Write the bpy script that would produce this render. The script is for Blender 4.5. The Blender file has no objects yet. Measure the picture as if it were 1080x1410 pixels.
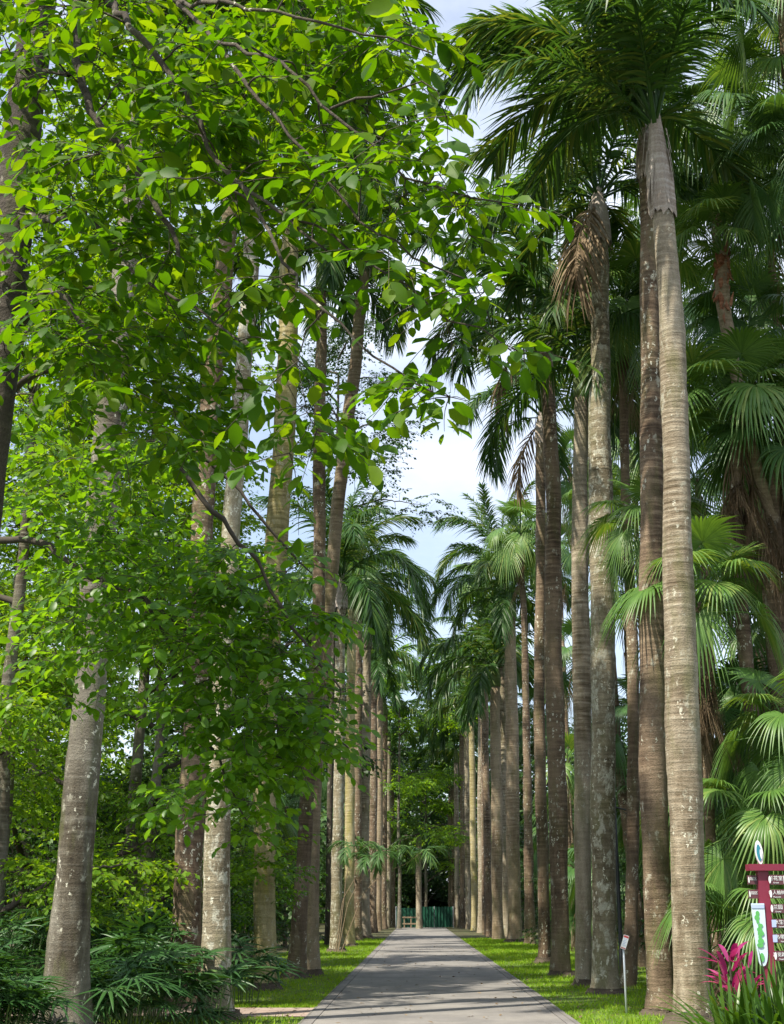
import bpy, math, random
import numpy as np
from mathutils import Vector, Matrix, Euler
R_ = math.radians
C = bpy.context.scene.collection
scene = bpy.context.scene

# ------------------------------------------------------------------ camera, world, sun, exposure
EYE = np.array([0.0, 0.0, 1.6]); F_PX = 1850.0
PITCH = math.atan(545 / F_PX); YAW = math.atan(35 * math.cos(PITCH) / F_PX)
cam = bpy.data.objects.new('camera', bpy.data.cameras.new('camera')); C.objects.link(cam)
cam.location = EYE; cam.rotation_euler = (math.pi / 2 + PITCH, 0, YAW)
cam.data.sensor_fit = 'VERTICAL'; cam.data.sensor_height = 24; cam.data.lens = 24 * F_PX / 1410
cam.data.clip_end = 2000; cam.data.clip_start = 0.1
scene.camera = cam

SUN_EL, SUN_AZ = R_(57), R_(-132)          # azimuth from +Y (along the avenue) towards +X
sd = Vector((math.sin(SUN_AZ) * math.cos(SUN_EL), math.cos(SUN_AZ) * math.cos(SUN_EL), math.sin(SUN_EL)))
sun = bpy.data.objects.new('sun', bpy.data.lights.new('sun', 'SUN')); C.objects.link(sun)
sun.data.energy = 5.0; sun.data.angle = R_(0.6); sun.data.color = (1.0, 0.93, 0.80)
sun.rotation_euler = sd.to_track_quat('Z', 'Y').to_euler(); sun.location = (0, 0, 60)

w = bpy.data.worlds.new('World'); scene.world = w; w.use_nodes = True
nt = w.node_tree; nt.nodes.clear()
def wn(t, **k):
    n = nt.nodes.new(t)
    for a, b in k.items(): setattr(n, a, b)
    return n
sky = wn('ShaderNodeTexSky', sky_type='NISHITA', sun_disc=False, sun_elevation=SUN_EL, sun_rotation=SUN_AZ)
sky.air_density = 1.0; sky.dust_density = 1.5; sky.ozone_density = 1.0
tc = wn('ShaderNodeTexCoord'); mp = wn('ShaderNodeMapping'); mp.inputs['Scale'].default_value = (1, 1, 2.2)
mp.inputs['Location'].default_value = (0.35, 0.1, 0.2)
no = wn('ShaderNodeTexNoise'); no.inputs['Scale'].default_value = 2.6; no.inputs['Detail'].default_value = 9; no.inputs['Roughness'].default_value = 0.55
cr = wn('ShaderNodeValToRGB'); cr.color_ramp.elements[0].position = 0.40; cr.color_ramp.elements[1].position = 0.62
mx = wn('ShaderNodeMix', data_type='RGBA'); mx.inputs['B'].default_value = (5.3, 5.7, 6.5, 1)
m2 = wn('ShaderNodeMath', operation='MULTIPLY'); m2.inputs[1].default_value = 0.62
ad = wn('ShaderNodeMath', operation='ADD'); ad.inputs[1].default_value = 0.25
bg = wn('ShaderNodeBackground'); bg.inputs['Strength'].default_value = 0.13
wo = wn('ShaderNodeOutputWorld')
L = nt.links.new
L(tc.outputs['Generated'], mp.inputs['Vector']); L(mp.outputs[0], no.inputs['Vector']); L(no.outputs['Fac'], cr.inputs[0])
L(cr.outputs['Color'], m2.inputs[0]); L(m2.outputs[0], ad.inputs[0]); L(ad.outputs[0], mx.inputs['Factor'])
L(sky.outputs[0], mx.inputs['A']); L(mx.outputs['Result'], bg.inputs['Color']); L(bg.outputs[0], wo.inputs['Surface'])
scene.view_settings.view_transform = 'Standard'; scene.view_settings.look = 'None'
scene.view_settings.exposure = 0.85; scene.view_settings.gamma = 1
scene.render.engine = 'CYCLES'
scene.cycles.max_bounces = 7; scene.cycles.diffuse_bounces = 4; scene.cycles.transmission_bounces = 4; scene.cycles.glossy_bounces = 2
scene.cycles.use_denoising = True

# ------------------------------------------------------------------ picture -> place
cp, sp, cy_, sy_ = math.cos(PITCH), math.sin(PITCH), math.cos(YAW), math.sin(YAW)
FW = np.array([-sy_ * cp, cy_ * cp, sp]); RT = np.array([cy_, sy_, 0.0]); UP = np.cross(RT, FW)
def ray(px, py): return FW + RT * (px - 540) / F_PX + UP * (705 - py) / F_PX
def at(px, py, Y):
    d = ray(px, py); return EYE + d * ((Y - EYE[1]) / d[1])
def ground(px, py):
    d = ray(px, py); return EYE + d * (-EYE[2] / d[2])
def mpp(p): return float(np.dot(np.asarray(p) - EYE, FW)) / F_PX      # metres per pixel at a point

# ------------------------------------------------------------------ mesh building
class MB:
    def __init__(s): s.v = []; s.f = []; s.n = 0
    def add(s, V, F):                              # V (n,3); F list of faces or (m,k) int array
        V = np.asarray(V, float).reshape(-1, 3)
        F = [np.asarray(F) + s.n] if isinstance(F, np.ndarray) else [np.array([f]) + s.n for f in F]
        s.v.append(V); s.f += F; s.n += len(V); return s
    def batch(s, tv, tf, Rm, T, sc):               # template copied N times
        tv = np.asarray(tv, float); N = len(T)
        V = np.einsum('nij,kj->nki', Rm, tv) * np.asarray(sc).reshape(-1, 1, 1) + np.asarray(T)[:, None, :]
        s.raw(V, tf)
    def raw(s, V, tf):                             # V (N,k,3), the same faces tf on each
        N, k = V.shape[:2]; off = (np.arange(N) * k)[:, None, None]
        bylen = {}
        for f in tf: bylen.setdefault(len(f), []).append(f)
        for ln, fs in bylen.items():
            s.f.append((np.array(fs)[None] + off).reshape(-1, ln) + s.n)
        s.v.append(V.reshape(-1, 3)); s.n += N * k
    def tubes(s, P, Rr, seg=4, cap=False):         # P (N,k,3), Rr (N,k)
        P = np.asarray(P, float); Rr = np.asarray(Rr, float); N, k = P.shape[:2]
        d = P[:, -1] - P[:, 0]; d /= np.linalg.norm(d, axis=1, keepdims=True) + 1e-9
        ref = np.where(np.abs(d[:, 2:3]) > .8, np.array([[1., 0, 0]]), np.array([[0, 0, 1.]]))
        a = np.cross(d, ref); a /= np.linalg.norm(a, axis=1, keepdims=True) + 1e-9; b = np.cross(d, a)
        th = np.arange(seg) / seg * 2 * math.pi
        ringv = a[:, None, None, :] * np.cos(th)[None, None, :, None] + b[:, None, None, :] * np.sin(th)[None, None, :, None]
        V = P[:, :, None, :] + ringv * Rr[:, :, None, None]
        tf = [(i * seg + j, i * seg + (j + 1) % seg, (i + 1) * seg + (j + 1) % seg, (i + 1) * seg + j) for i in range(k - 1) for j in range(seg)]
        if cap: tf += [tuple(range(seg))[::-1], tuple((k - 1) * seg + j for j in range(seg))]
        s.raw(V.reshape(N, k * seg, 3), tf); return s
    def box(s, c, sz, rot=None):
        h = np.array(sz) / 2
        V = np.array([[x, y, z] for x in (-1, 1) for y in (-1, 1) for z in (-1, 1)]) * h
        if rot is not None: V = V @ np.array(rot).T
        return s.add(V + np.array(c), [(0, 1, 3, 2), (4, 6, 7, 5), (0, 4, 5, 1), (2, 3, 7, 6), (0, 2, 6, 4), (1, 5, 7, 3)])
    def mesh(s, name, mat, smooth=True):
        me = bpy.data.meshes.new(name)
        V = np.concatenate(s.v); me.vertices.add(len(V)); me.vertices.foreach_set('co', V.astype(np.float32).ravel())
        tot = np.concatenate([np.full(len(f), f.shape[1]) for f in s.f]); loops = np.concatenate([f.ravel() for f in s.f])
        me.loops.add(len(loops)); me.loops.foreach_set('vertex_index', loops.astype(np.int32))
        me.polygons.add(len(tot)); st = np.concatenate([[0], np.cumsum(tot)[:-1]])
        me.polygons.foreach_set('loop_start', st.astype(np.int32)); me.polygons.foreach_set('loop_total', tot.astype(np.int32))
        me.polygons.foreach_set('use_smooth', np.full(len(tot), smooth))
        me.update(calc_edges=True); me.materials.append(mat); return me
def link(name, me, parent=None, loc=(0, 0, 0), rot=(0, 0, 0), sc=1.0):
    o = bpy.data.objects.new(name, me); C.objects.link(o); o.parent = parent
    o.location = loc; o.rotation_euler = rot; o.scale = (sc,) * 3 if isinstance(sc, (int, float)) else sc
    return o
def tag(o, label=None, cat=None, group=None, kind=None):
    for k, v in (('label', label), ('category', cat), ('group', group), ('kind', kind)):
        if v: o[k] = v
    return o
def thing(name, label, cat, loc=(0, 0, 0), group=None, rz=0):
    return tag(link(name, None, None, tuple(loc), (0, 0, rz)), label, cat, group)
def frames(a, n):
    a = a / (np.linalg.norm(a, axis=-1, keepdims=True) + 1e-9)
    y = np.cross(n, a); y /= np.linalg.norm(y, axis=-1, keepdims=True) + 1e-9
    return np.stack([a, y, np.cross(a, y)], axis=-1)

# ------------------------------------------------------------------ materials
def nmat(name):
    m = bpy.data.materials.new(name); m.use_nodes = True; t = m.node_tree; t.nodes.clear()
    def N(ty, **k):
        n = t.nodes.new(ty)
        for a, b in k.items():
            if hasattr(n, a) and a not in n.inputs: setattr(n, a, b)
            else: n.inputs[a].default_value = b
        return n
    return m, N, t.links.new
def ramp(N, L, src, stops):
    r = N('ShaderNodeValToRGB'); e = r.color_ramp.elements
    while len(e) < len(stops): e.new(0.5)
    for el, (p, c) in zip(e, stops):
        el.position = p; el.color = tuple(c) + (1,) if len(c) == 3 else c
    L(src, r.inputs[0]); return r.outputs[0]
def noise(N, L, vec, scale, detail=4, rough=.5, sc3=None, loc=None):
    n = N('ShaderNodeTexNoise'); n.inputs['Scale'].default_value = scale; n.inputs['Detail'].default_value = detail; n.inputs['Roughness'].default_value = rough
    if sc3:
        m = N('ShaderNodeMapping'); m.inputs['Scale'].default_value = sc3
        if loc: m.inputs['Location'].default_value = loc
        L(vec, m.inputs[0]); vec = m.outputs[0]
    L(vec, n.inputs['Vector']); return n.outputs['Fac']
def mixc(N, L, f, a, b, bt='MIX'):
    m = N('ShaderNodeMix'); m.data_type = 'RGBA'; m.blend_type = bt
    for inp, v in ((m.inputs['Factor'], f), (m.inputs['A'], a), (m.inputs['B'], b)):
        if isinstance(v, (int, float)): inp.default_value = v
        elif isinstance(v, tuple): inp.default_value = v + (1,)
        else: L(v, inp)
    return m.outputs['Result']
def leaf_mat(name, ca, cb, cc=None, trans=.4, rough=.42, spec=.5, tgain=1.5, tint=(1.15, 1.0, .35)):
    m, N, L = nmat(name)
    g = N('ShaderNodeNewGeometry'); oi = N('ShaderNodeObjectInfo')
    mm = N('ShaderNodeMath'); mm.operation = 'MULTIPLY'; mm.inputs[1].default_value = .65; L(g.outputs['Random Per Island'], mm.inputs[0])
    m3 = N('ShaderNodeMath'); m3.operation = 'MULTIPLY_ADD'; m3.inputs[1].default_value = .35; L(oi.outputs['Random'], m3.inputs[0]); L(mm.outputs[0], m3.inputs[2])
    st = [(0, ca), (.6, cb)] + ([(.97, cc)] if cc else [])
    col = ramp(N, L, m3.outputs[0], st)
    tcn = N('ShaderNodeTexCoord'); nz = noise(N, L, tcn.outputs['Object'], 14, 3)
    col = mixc(N, L, .5, col, mixc(N, L, nz, (.55, .6, .5), (1.35, 1.3, 1.2)), 'MULTIPLY') if True else col
    b = N('ShaderNodeBsdfPrincipled'); L(col, b.inputs['Base Color']); b.inputs['Roughness'].default_value = rough; b.inputs['Specular IOR Level'].default_value = spec
    tr = N('ShaderNodeBsdfTranslucent')
    tcx = mixc(N, L, 1.0, col, tuple(tgain * x for x in tint), 'MULTIPLY'); L(tcx, tr.inputs['Color'])
    mi = N('ShaderNodeMixShader'); mi.inputs[0].default_value = trans
    L(b.outputs[0], mi.inputs[1]); L(tr.outputs[0], mi.inputs[2])
    o = N('ShaderNodeOutputMaterial'); L(mi.outputs[0], o.inputs[0]); return m
def bark_mat(name, dark, mid, light, lichen=.35, moss=.3, rings=1.0, mosscol=(.10, .115, .03), speck=1.0, thr=.55, cth=.58):
    m, N, L = nmat(name); t = N('ShaderNodeTexCoord'); oi = N('ShaderNodeObjectInfo')
    va = N('ShaderNodeVectorMath'); va.operation = 'MULTIPLY_ADD'
    cx = N('ShaderNodeCombineXYZ'); L(oi.outputs['Random'], cx.inputs[0]); L(oi.outputs['Random'], cx.inputs[2])
    L(cx.outputs[0], va.inputs[0]); va.inputs[1].default_value = (37, 0, 61); L(t.outputs['Object'], va.inputs[2]); P = va.outputs[0]
    ring = noise(N, L, P, 1.0, 3, .55, (1.6, 1.6, 17))
    vert = noise(N, L, P, 1.0, 5, .65, (7, 7, .7))
    big = noise(N, L, P, 1.0, 4, .55, (1.3, 1.3, .45))
    fine = noise(N, L, P, 38, 5, .7)
    sx_ = N('ShaderNodeSeparateXYZ'); L(t.outputs['Object'], sx_.inputs[0]); mr = N('ShaderNodeMapRange'); L(sx_.outputs['Z'], mr.inputs['Value'])
    for nm, v_ in (('From Min', 1.5), ('From Max', 6.5), ('To Min', .30), ('To Max', 1.0)): mr.inputs[nm].default_value = v_
    c = ramp(N, L, ring, [(.30, dark), (.5, mid), (.70, light)])
    blot = noise(N, L, P, 1.0, 8, .68, (4.5, 4.5, 1.6), (3, 5, 1))
    c = mixc(N, L, mr.outputs[0], ramp(N, L, blot, [(.34, dark), (.5, mid), (.68, light)]), c)
    c = mixc(N, L, ramp(N, L, vert, [(.38, (.25,) * 3), (.62, (.9,) * 3)]), mixc(N, L, .55, c, tuple(x * .55 for x in dark)), c)
    c = mixc(N, L, ramp(N, L, big, [(.40, (0,) * 3), (.62, (1,) * 3)]), c, mixc(N, L, .55, c, light))
    mo = noise(N, L, P, 1.0, 5, .6, (3.2, 3.2, .9), (4, 2, 7))
    mfac = mixc(N, L, 1.0, ramp(N, L, mo, [(.5, (0,) * 3), (.68, (moss,) * 3)]), (1.0, 1.0, 1.0), 'MULTIPLY')
    c = mixc(N, L, mfac, c, mosscol)
    # lichen: crisp pale spots where a broad noise allows them
    vo = N('ShaderNodeTexVoronoi'); vo.inputs['Scale'].default_value = 9.5; vo.inputs['Randomness'].default_value = 1
    dist = noise(N, L, P, 12, 3)
    ms = N('ShaderNodeVectorMath'); ms.operation = 'MULTIPLY_ADD'; cd = N('ShaderNodeCombineXYZ')
    for q in range(3): L(dist, cd.inputs[q])
    L(cd.outputs[0], ms.inputs[0]); ms.inputs[1].default_value = (.25, .25, .38)
    mpz = N('ShaderNodeMapping'); mpz.inputs['Scale'].default_value = (1, 1, .6); L(P, mpz.inputs[0]); L(mpz.outputs[0], ms.inputs[2])
    L(ms.outputs[0], vo.inputs['Vector'])
    spot = ramp(N, L, vo.outputs['Distance'], [(.22, (1,) * 3), (.29, (0,) * 3)])
    patch = noise(N, L, P, 1.0, 3, .6, (2.6, 2.6, 1.1), (9, 9, 2))
    spot = mixc(N, L, 1.0, spot, ramp(N, L, patch, [(thr, (0,) * 3), (thr + .05, (speck,) * 3)]), 'MULTIPLY')
    cloud = noise(N, L, P, 1.0, 9, .72, (5, 5, 3.2), (1, 8, 3))
    cl = ramp(N, L, cloud, [(cth, (0,) * 3), (cth + .07, (lichen,) * 3)])
    c = mixc(N, L, cl, c, (.40, .385, .30)); c = mixc(N, L, spot, c, (.56, .54, .43))
    c = mixc(N, L, .85, c, mixc(N, L, fine, (.35,) * 3, (1.65,) * 3), 'MULTIPLY')
    b = N('ShaderNodeBsdfPrincipled'); L(c, b.inputs['Base Color']); b.inputs['Roughness'].default_value = .88; b.inputs['Specular IOR Level'].default_value = .25
    hm = N('ShaderNodeMath'); hm.operation = 'MULTIPLY_ADD'; hm.inputs[1].default_value = 1.3 * rings; L(ring, hm.inputs[0]); L(fine, hm.inputs[2])
    bp = N('ShaderNodeBump'); bp.inputs['Strength'].default_value = .7; bp.inputs['Distance'].default_value = .03; L(hm.outputs[0], bp.inputs['Height']); L(bp.outputs[0], b.inputs['Normal'])
    o = N('ShaderNodeOutputMaterial'); L(b.outputs[0], o.inputs[0]); return m
def plain(name, col, rough=.6, var=.25, scale=8, metal=0, bump=0):
    m, N, L = nmat(name); t = N('ShaderNodeTexCoord'); f = noise(N, L, t.outputs['Object'], scale, 6, .6)
    c = mixc(N, L, f, tuple(x * (1 - var) for x in col), tuple(min(1, x * (1 + var)) for x in col))
    b = N('ShaderNodeBsdfPrincipled'); L(c, b.inputs['Base Color']); b.inputs['Roughness'].default_value = rough; b.inputs['Metallic'].default_value = metal
    if bump:
        bp = N('ShaderNodeBump'); bp.inputs['Strength'].default_value = bump; bp.inputs['Distance'].default_value = .02; L(f, bp.inputs['Height']); L(bp.outputs[0], b.inputs['Normal'])
    o = N('ShaderNodeOutputMaterial'); L(b.outputs[0], o.inputs[0]); return m

M = {}
M['royal'] = leaf_mat('royal_frond', (.026, .075, .018), (.048, .12, .024), (.15, .19, .04), trans=.38, rough=.40, spec=.38)
M['royal_rachis'] = plain('royal_rachis', (.10, .15, .04), .5)
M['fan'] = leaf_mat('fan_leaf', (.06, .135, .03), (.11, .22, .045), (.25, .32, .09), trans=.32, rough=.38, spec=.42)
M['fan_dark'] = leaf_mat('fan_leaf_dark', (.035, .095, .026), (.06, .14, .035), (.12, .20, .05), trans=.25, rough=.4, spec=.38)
M['dead'] = leaf_mat('dead_leaf', (.11, .075, .045), (.20, .145, .09), (.32, .25, .17), trans=.15, rough=.8, spec=.2, tint=(1, .8, .6))
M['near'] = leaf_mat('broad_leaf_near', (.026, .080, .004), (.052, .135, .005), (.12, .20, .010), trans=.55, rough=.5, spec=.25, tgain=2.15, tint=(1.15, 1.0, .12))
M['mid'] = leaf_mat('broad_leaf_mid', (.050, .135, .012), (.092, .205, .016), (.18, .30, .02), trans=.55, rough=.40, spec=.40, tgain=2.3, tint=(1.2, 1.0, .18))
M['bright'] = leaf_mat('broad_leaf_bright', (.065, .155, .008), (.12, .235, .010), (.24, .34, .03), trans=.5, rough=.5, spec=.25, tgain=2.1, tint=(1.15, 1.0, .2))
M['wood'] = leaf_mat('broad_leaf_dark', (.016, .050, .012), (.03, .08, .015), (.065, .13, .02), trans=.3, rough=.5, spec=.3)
M['under'] = leaf_mat('lady_palm_leaf', (.022, .072, .02), (.04, .11, .026), (.13, .20, .05), trans=.28, rough=.4, spec=.38)
M['strap'] = leaf_mat('strap_leaf', (.03, .085, .010), (.06, .14, .015), (.16, .24, .03), trans=.35, rough=.35, spec=.5)
M['magenta'] = leaf_mat('magenta_leaf', (.11, .008, .06), (.28, .014, .14), (.45, .09, .24), trans=.35, rough=.35, spec=.5, tint=(1.2, .6, .8))
M['grass'] = leaf_mat('grass_blade', (.13, .26, .015), (.20, .36, .02), (.33, .42, .05), trans=.4, rough=.6, spec=.2)
M['bark_near'] = bark_mat('bark_palm_grey_brown', (.10, .072, .042), (.25, .20, .135), (.46, .40, .30), lichen=.8, moss=.45)
M['bark_dark'] = bark_mat('bark_palm_dark_brown', (.05, .033, .021), (.14, .095, .062), (.30, .225, .15), lichen=.75, moss=.35, thr=.52)
M['bark_speck'] = bark_mat('bark_palm_speckled', (.075, .058, .032), (.20, .165, .105), (.38, .33, .23), lichen=1.0, moss=.45, speck=1.0, thr=.42, cth=.52)
M['bark_warm'] = bark_mat('bark_palm_warm_brown', (.115, .078, .045), (.25, .185, .12), (.41, .33, .22), lichen=.35, moss=.4, speck=.6)
M['bark_moss'] = bark_mat('bark_palm_mossy', (.17, .14, .06), (.36, .30, .14), (.52, .45, .26), lichen=.7, moss=.8, mosscol=(.28, .25, .06))
M['bark_tree'] = bark_mat('bark_tree_grey', (.035, .027, .018), (.10, .082, .055), (.27, .25, .20), lichen=.7, moss=.6, rings=.4)
M['bark_black'] = bark_mat('bark_tree_dark', (.03, .025, .018), (.06, .05, .038), (.12, .10, .08), lichen=.5, moss=.3, rings=.4)
M['roots'] = plain('root_mass', (.085, .065, .045), .95, .6, 28, bump=1)
M['twig'] = plain('twig_bark', (.05, .04, .028), .9, .4, 20)
M['shaft'] = bark_mat('crownshaft_green', (.07, .12, .03), (.12, .17, .05), (.20, .24, .10), lichen=.3, moss=.2, rings=.15, speck=0)
M['dry'] = bark_mat('crownshaft_dry_sheath', (.20, .14, .10), (.34, .27, .21), (.55, .49, .43), lichen=.5, moss=0, rings=.1, speck=0)
M['fibre'] = bark_mat('palm_fibre_red_brown', (.10, .035, .018), (.25, .095, .045), (.40, .22, .13), lichen=0, moss=.1, rings=1.4, speck=0)

# ------------------------------------------------------------------ the setting
XL, XR = float(ground(412, 1410)[0]), float(ground(798, 1410)[0])
XC = (XL + XR) / 2
m, N, L = nmat('forest_floor'); t = N('ShaderNodeTexCoord')
a = noise(N, L, t.outputs['Object'], 1.3, 8, .7); b_ = noise(N, L, t.outputs['Object'], 40, 4, .7)
c = ramp(N, L, a, [(.35, (.035, .028, .014)), (.5, (.06, .055, .02)), (.65, (.055, .085, .02))])
c = mixc(N, L, .8, c, mixc(N, L, b_, (.4,) * 3, (1.7,) * 3), 'MULTIPLY')
b = N('ShaderNodeBsdfPrincipled'); L(c, b.inputs['Base Color']); b.inputs['Roughness'].default_value = .95
bp = N('ShaderNodeBump'); bp.inputs['Strength'].default_value = .8; bp.inputs['Distance'].default_value = .05; L(b_, bp.inputs['Height']); L(bp.outputs[0], b.inputs['Normal'])
o = N('ShaderNodeOutputMaterial'); L(b.outputs[0], o.inputs[0]); M['floor'] = m
m, N, L = nmat('lawn'); t = N('ShaderNodeTexCoord')
a = noise(N, L, t.outputs['Object'], 2.0, 6, .6); b_ = noise(N, L, t.outputs['Object'], 60, 4, .7)
c = ramp(N, L, a, [(.3, (.09, .07, .03)), (.42, (.09, .14, .02)), (.55, (.12, .21, .02)), (.7, (.17, .27, .03))])
c = mixc(N, L, .8, c, mixc(N, L, b_, (.4,) * 3, (1.6,) * 3), 'MULTIPLY')
b = N('ShaderNodeBsdfPrincipled'); L(c, b.inputs['Base Color']); b.inputs['Roughness'].default_value = .9
bp = N('ShaderNodeBump'); bp.inputs['Strength'].default_value = 1; bp.inputs['Distance'].default_value = .03; L(b_, bp.inputs['Height']); L(bp.outputs[0], b.inputs['Normal'])
o = N('ShaderNodeOutputMaterial'); L(b.outputs[0], o.inputs[0]); M['lawn'] = m
def road_mat(name, c0, c1, joint=None):
    m, N, L = nmat(name); t = N('ShaderNodeTexCoord'); P = t.outputs['Object']
    a = noise(N, L, P, .9, 7, .65); g = noise(N, L, P, 120, 3, .6); s_ = noise(N, L, P, 1, 5, .6, (2.5, .35, 1))
    c = mixc(N, L, ramp(N, L, a, [(.35, (0,) * 3), (.65, (1,) * 3)]), c0, c1)
    c = mixc(N, L, .5, c, mixc(N, L, s_, (.6,) * 3, (1.35,) * 3), 'MULTIPLY')
    c = mixc(N, L, .7, c, mixc(N, L, g, (.4,) * 3, (1.6,) * 3), 'MULTIPLY')
    # fallen specks and stains
    vo = N('ShaderNodeTexVoronoi'); vo.inputs['Scale'].default_value = 5; L(P, vo.inputs['Vector'])
    c = mixc(N, L, ramp(N, L, vo.outputs['Distance'], [(.05, (.8,) * 3), (.09, (0,) * 3)]), c, tuple(x * .4 for x in c0))
    if joint:
        br = N('ShaderNodeTexBrick'); br.inputs['Scale'].default_value = 1; br.inputs['Brick Width'].default_value = joint[0]; br.inputs['Row Height'].default_value = joint[1]
        br.inputs['Mortar Size'].default_value = .012; br.offset = joint[2]; br.inputs['Color1'].default_value = (1, 1, 1, 1); br.inputs['Color2'].default_value = (.8, .8, .8, 1); br.inputs['Mortar'].default_value = (.55, .54, .5, 1)
        L(P, br.inputs['Vector']); c = mixc(N, L, 1.0, c, br.outputs['Color'], 'MULTIPLY')
    b = N('ShaderNodeBsdfPrincipled'); L(c, b.inputs['Base Color']); b.inputs['Roughness'].default_value = .85
    bp = N('ShaderNodeBump'); bp.inputs['Strength'].default_value = .5; bp.inputs['Distance'].default_value = .006; L(g, bp.inputs['Height']); L(bp.outputs[0], b.inputs['Normal'])
    o = N('ShaderNodeOutputMaterial'); L(b.outputs[0], o.inputs[0]); return m
M['road'] = road_mat('road_concrete', (.14, .132, .125), (.225, .21, .19))
M['kerb'] = road_mat('kerb_stone', (.14, .132, .125), (.22, .205, .19), (.28, 1.0, 0))
M['paving'] = road_mat('path_paving', (.30, .22, .18), (.38, .30, .25), (.4, .2, .5))
def sheet(name, x0, x1, y0, y1, z, mat, kind='structure', nx=1, ny=1, bumpz=0):
    xs = np.linspace(x0, x1, nx + 1); ys = np.linspace(y0, y1, ny + 1)
    g = np.array([[x, y, z] for y in ys for x in xs])
    if bumpz:
        rg = np.random.default_rng(5); g[:, 2] += bumpz * (np.sin(g[:, 0] * 1.3 + 2 * np.sin(g[:, 1] * .4)) * .5 + np.sin(g[:, 1] * 1.9 + g[:, 0]) * .3 + rg.uniform(-.2, .2, len(g)))
    idx = np.array([[j * (nx + 1) + i, j * (nx + 1) + i + 1, (j + 1) * (nx + 1) + i + 1, (j + 1) * (nx + 1) + i] for j in range(ny) for i in range(nx)])
    o = link(name, MB().add(g, idx).mesh(name, mat)); return tag(o, kind=kind)
YE = 122.0
sheet('ground', -400, 400, -60, 700, -.02, M['floor'])
PY0, PY1 = float(ground(400, 1400)[1]), float(ground(400, 1388)[1])
KW = .20
sheet('lawn', XL - 3.3, XL - .001, PY1, 75, -.005, M['lawn'], nx=20, ny=200, bumpz=.012)
sheet('lawn', XL - 3.3, XL - .001, 6, PY0, -.005, M['lawn'], nx=20, ny=60, bumpz=.012)
sheet('lawn', XR + .001, XR + 6.5, 6, 75, -.005, M['lawn'], nx=36, ny=200, bumpz=.012)
sheet('road', XL + KW, XR - KW, -10, YE + 6, .012, M['road'])
sheet('path', XL - 6, XL, PY0, PY1, .006, M['paving'])
for x0, x1 in ((XL, XL + KW - .006), (XR - KW + .006, XR)):
    mb = MB(); mb.box(((x0 + x1) / 2, (YE - 10) / 2, -.03), (x1 - x0, YE + 10, .10)); tag(link('kerb', mb.mesh('kerb', M['kerb'], False)), kind='structure')

# grass blades (nobody could count them)
def grass_blades(regions, seed=3):
    rg = np.random.default_rng(seed); P = []; S = []
    for x0, x1, y0, y1, n in regions:
        u = rg.uniform(0, 1, n); y = y0 + (y1 - y0) * u ** 1.9; x = rg.uniform(x0, x1, n)
        P.append(np.stack([x, y, np.zeros(n)], 1)); S.append(rg.uniform(.025, .055, n) * (1 + .35 * rg.random(n)) * (1 + (y - y0) / 60))
    P = np.concatenate(P); S = np.concatenate(S); n = len(P)
    clump = np.sin(P[:, 0] * 5 + 3 * np.sin(P[:, 1] * 1.7)) * np.sin(P[:, 1] * 3.1 + 2 * np.sin(P[:, 0] * 2)); S *= 1 + .3 * clump
    az = rg.uniform(0, 2 * math.pi, n); el = rg.uniform(.7, 1.5, n)
    a = np.stack([np.cos(az) * np.cos(el), np.sin(az) * np.cos(el), np.sin(el)], 1)
    Rm = frames(a, rg.normal(size=(n, 3)))
    P[:, 2] = -.01
    keep = (np.sin(P[:, 0] * 2.3 + 1.5 * np.sin(P[:, 1] * .9)) + np.sin(P[:, 1] * 1.7 + 2 * np.sin(P[:, 0] * 1.1 + 1)) + rg.normal(0, .5, n)) > -1.55; P, S, Rm = P[keep], S[keep], Rm[keep]
    mb = MB(); mb.batch([(0, -.10, 0), (0, .10, 0), (.6, .07, .05), (1, 0, -.05), (.6, -.07, .05)], [(0, 4, 3, 2, 1)], Rm, P, S)
    return mb
mb = grass_blades([(XL - 3.2, XL + .02, 9, PY0, 14000), (XL - 3.2, XL + .02, PY1, 75, 42000), (XR - .02, XR + 3.0, 12, 75, 60000), (XR + 3, XR + 6.3, 17, 60, 16000)])
tag(link('grass', mb.mesh('grass', M['grass'])), 'bright green short turf on both sides of the avenue', kind='stuff')
# leaf litter on the forest floor and under the trunks
rg = np.random.default_rng(9)
def litter(n, x0, x1, y0, y1):
    P = np.stack([rg.uniform(x0, x1, n), y0 + (y1 - y0) * rg.random(n) ** 1.6, rg.uniform(.0, .03, n)], 1); return P
P = np.concatenate([litter(5000, XL - 12, XL - 3, 8, 60), litter(3000, XR + 3.5, XR + 12, 12, 60), litter(420, XL + .1, XR - .1, 14, 60), litter(900, XL - 3, XL, 14, 60), litter(1100, XR, XR + 3.5, 16, 60)])
az = rg.uniform(0, 6.28, len(P)); a = np.stack([np.cos(az), np.sin(az), rg.uniform(-.2, .3, len(P))], 1)
mb = MB(); mb.batch([(0, 0, 0), (.4, .2, .06), (1, 0, 0), (.4, -.2, .04)], [(0, 3, 2, 1)], frames(a, np.array([0, 0, 1.]) + rg.normal(0, .25, (len(P), 3))), P, rg.uniform(.05, .13, len(P)))
tag(link('leaf_litter', mb.mesh('leaf_litter', M['dead'])), 'brown fallen leaves scattered under the trees', kind='stuff')

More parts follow.
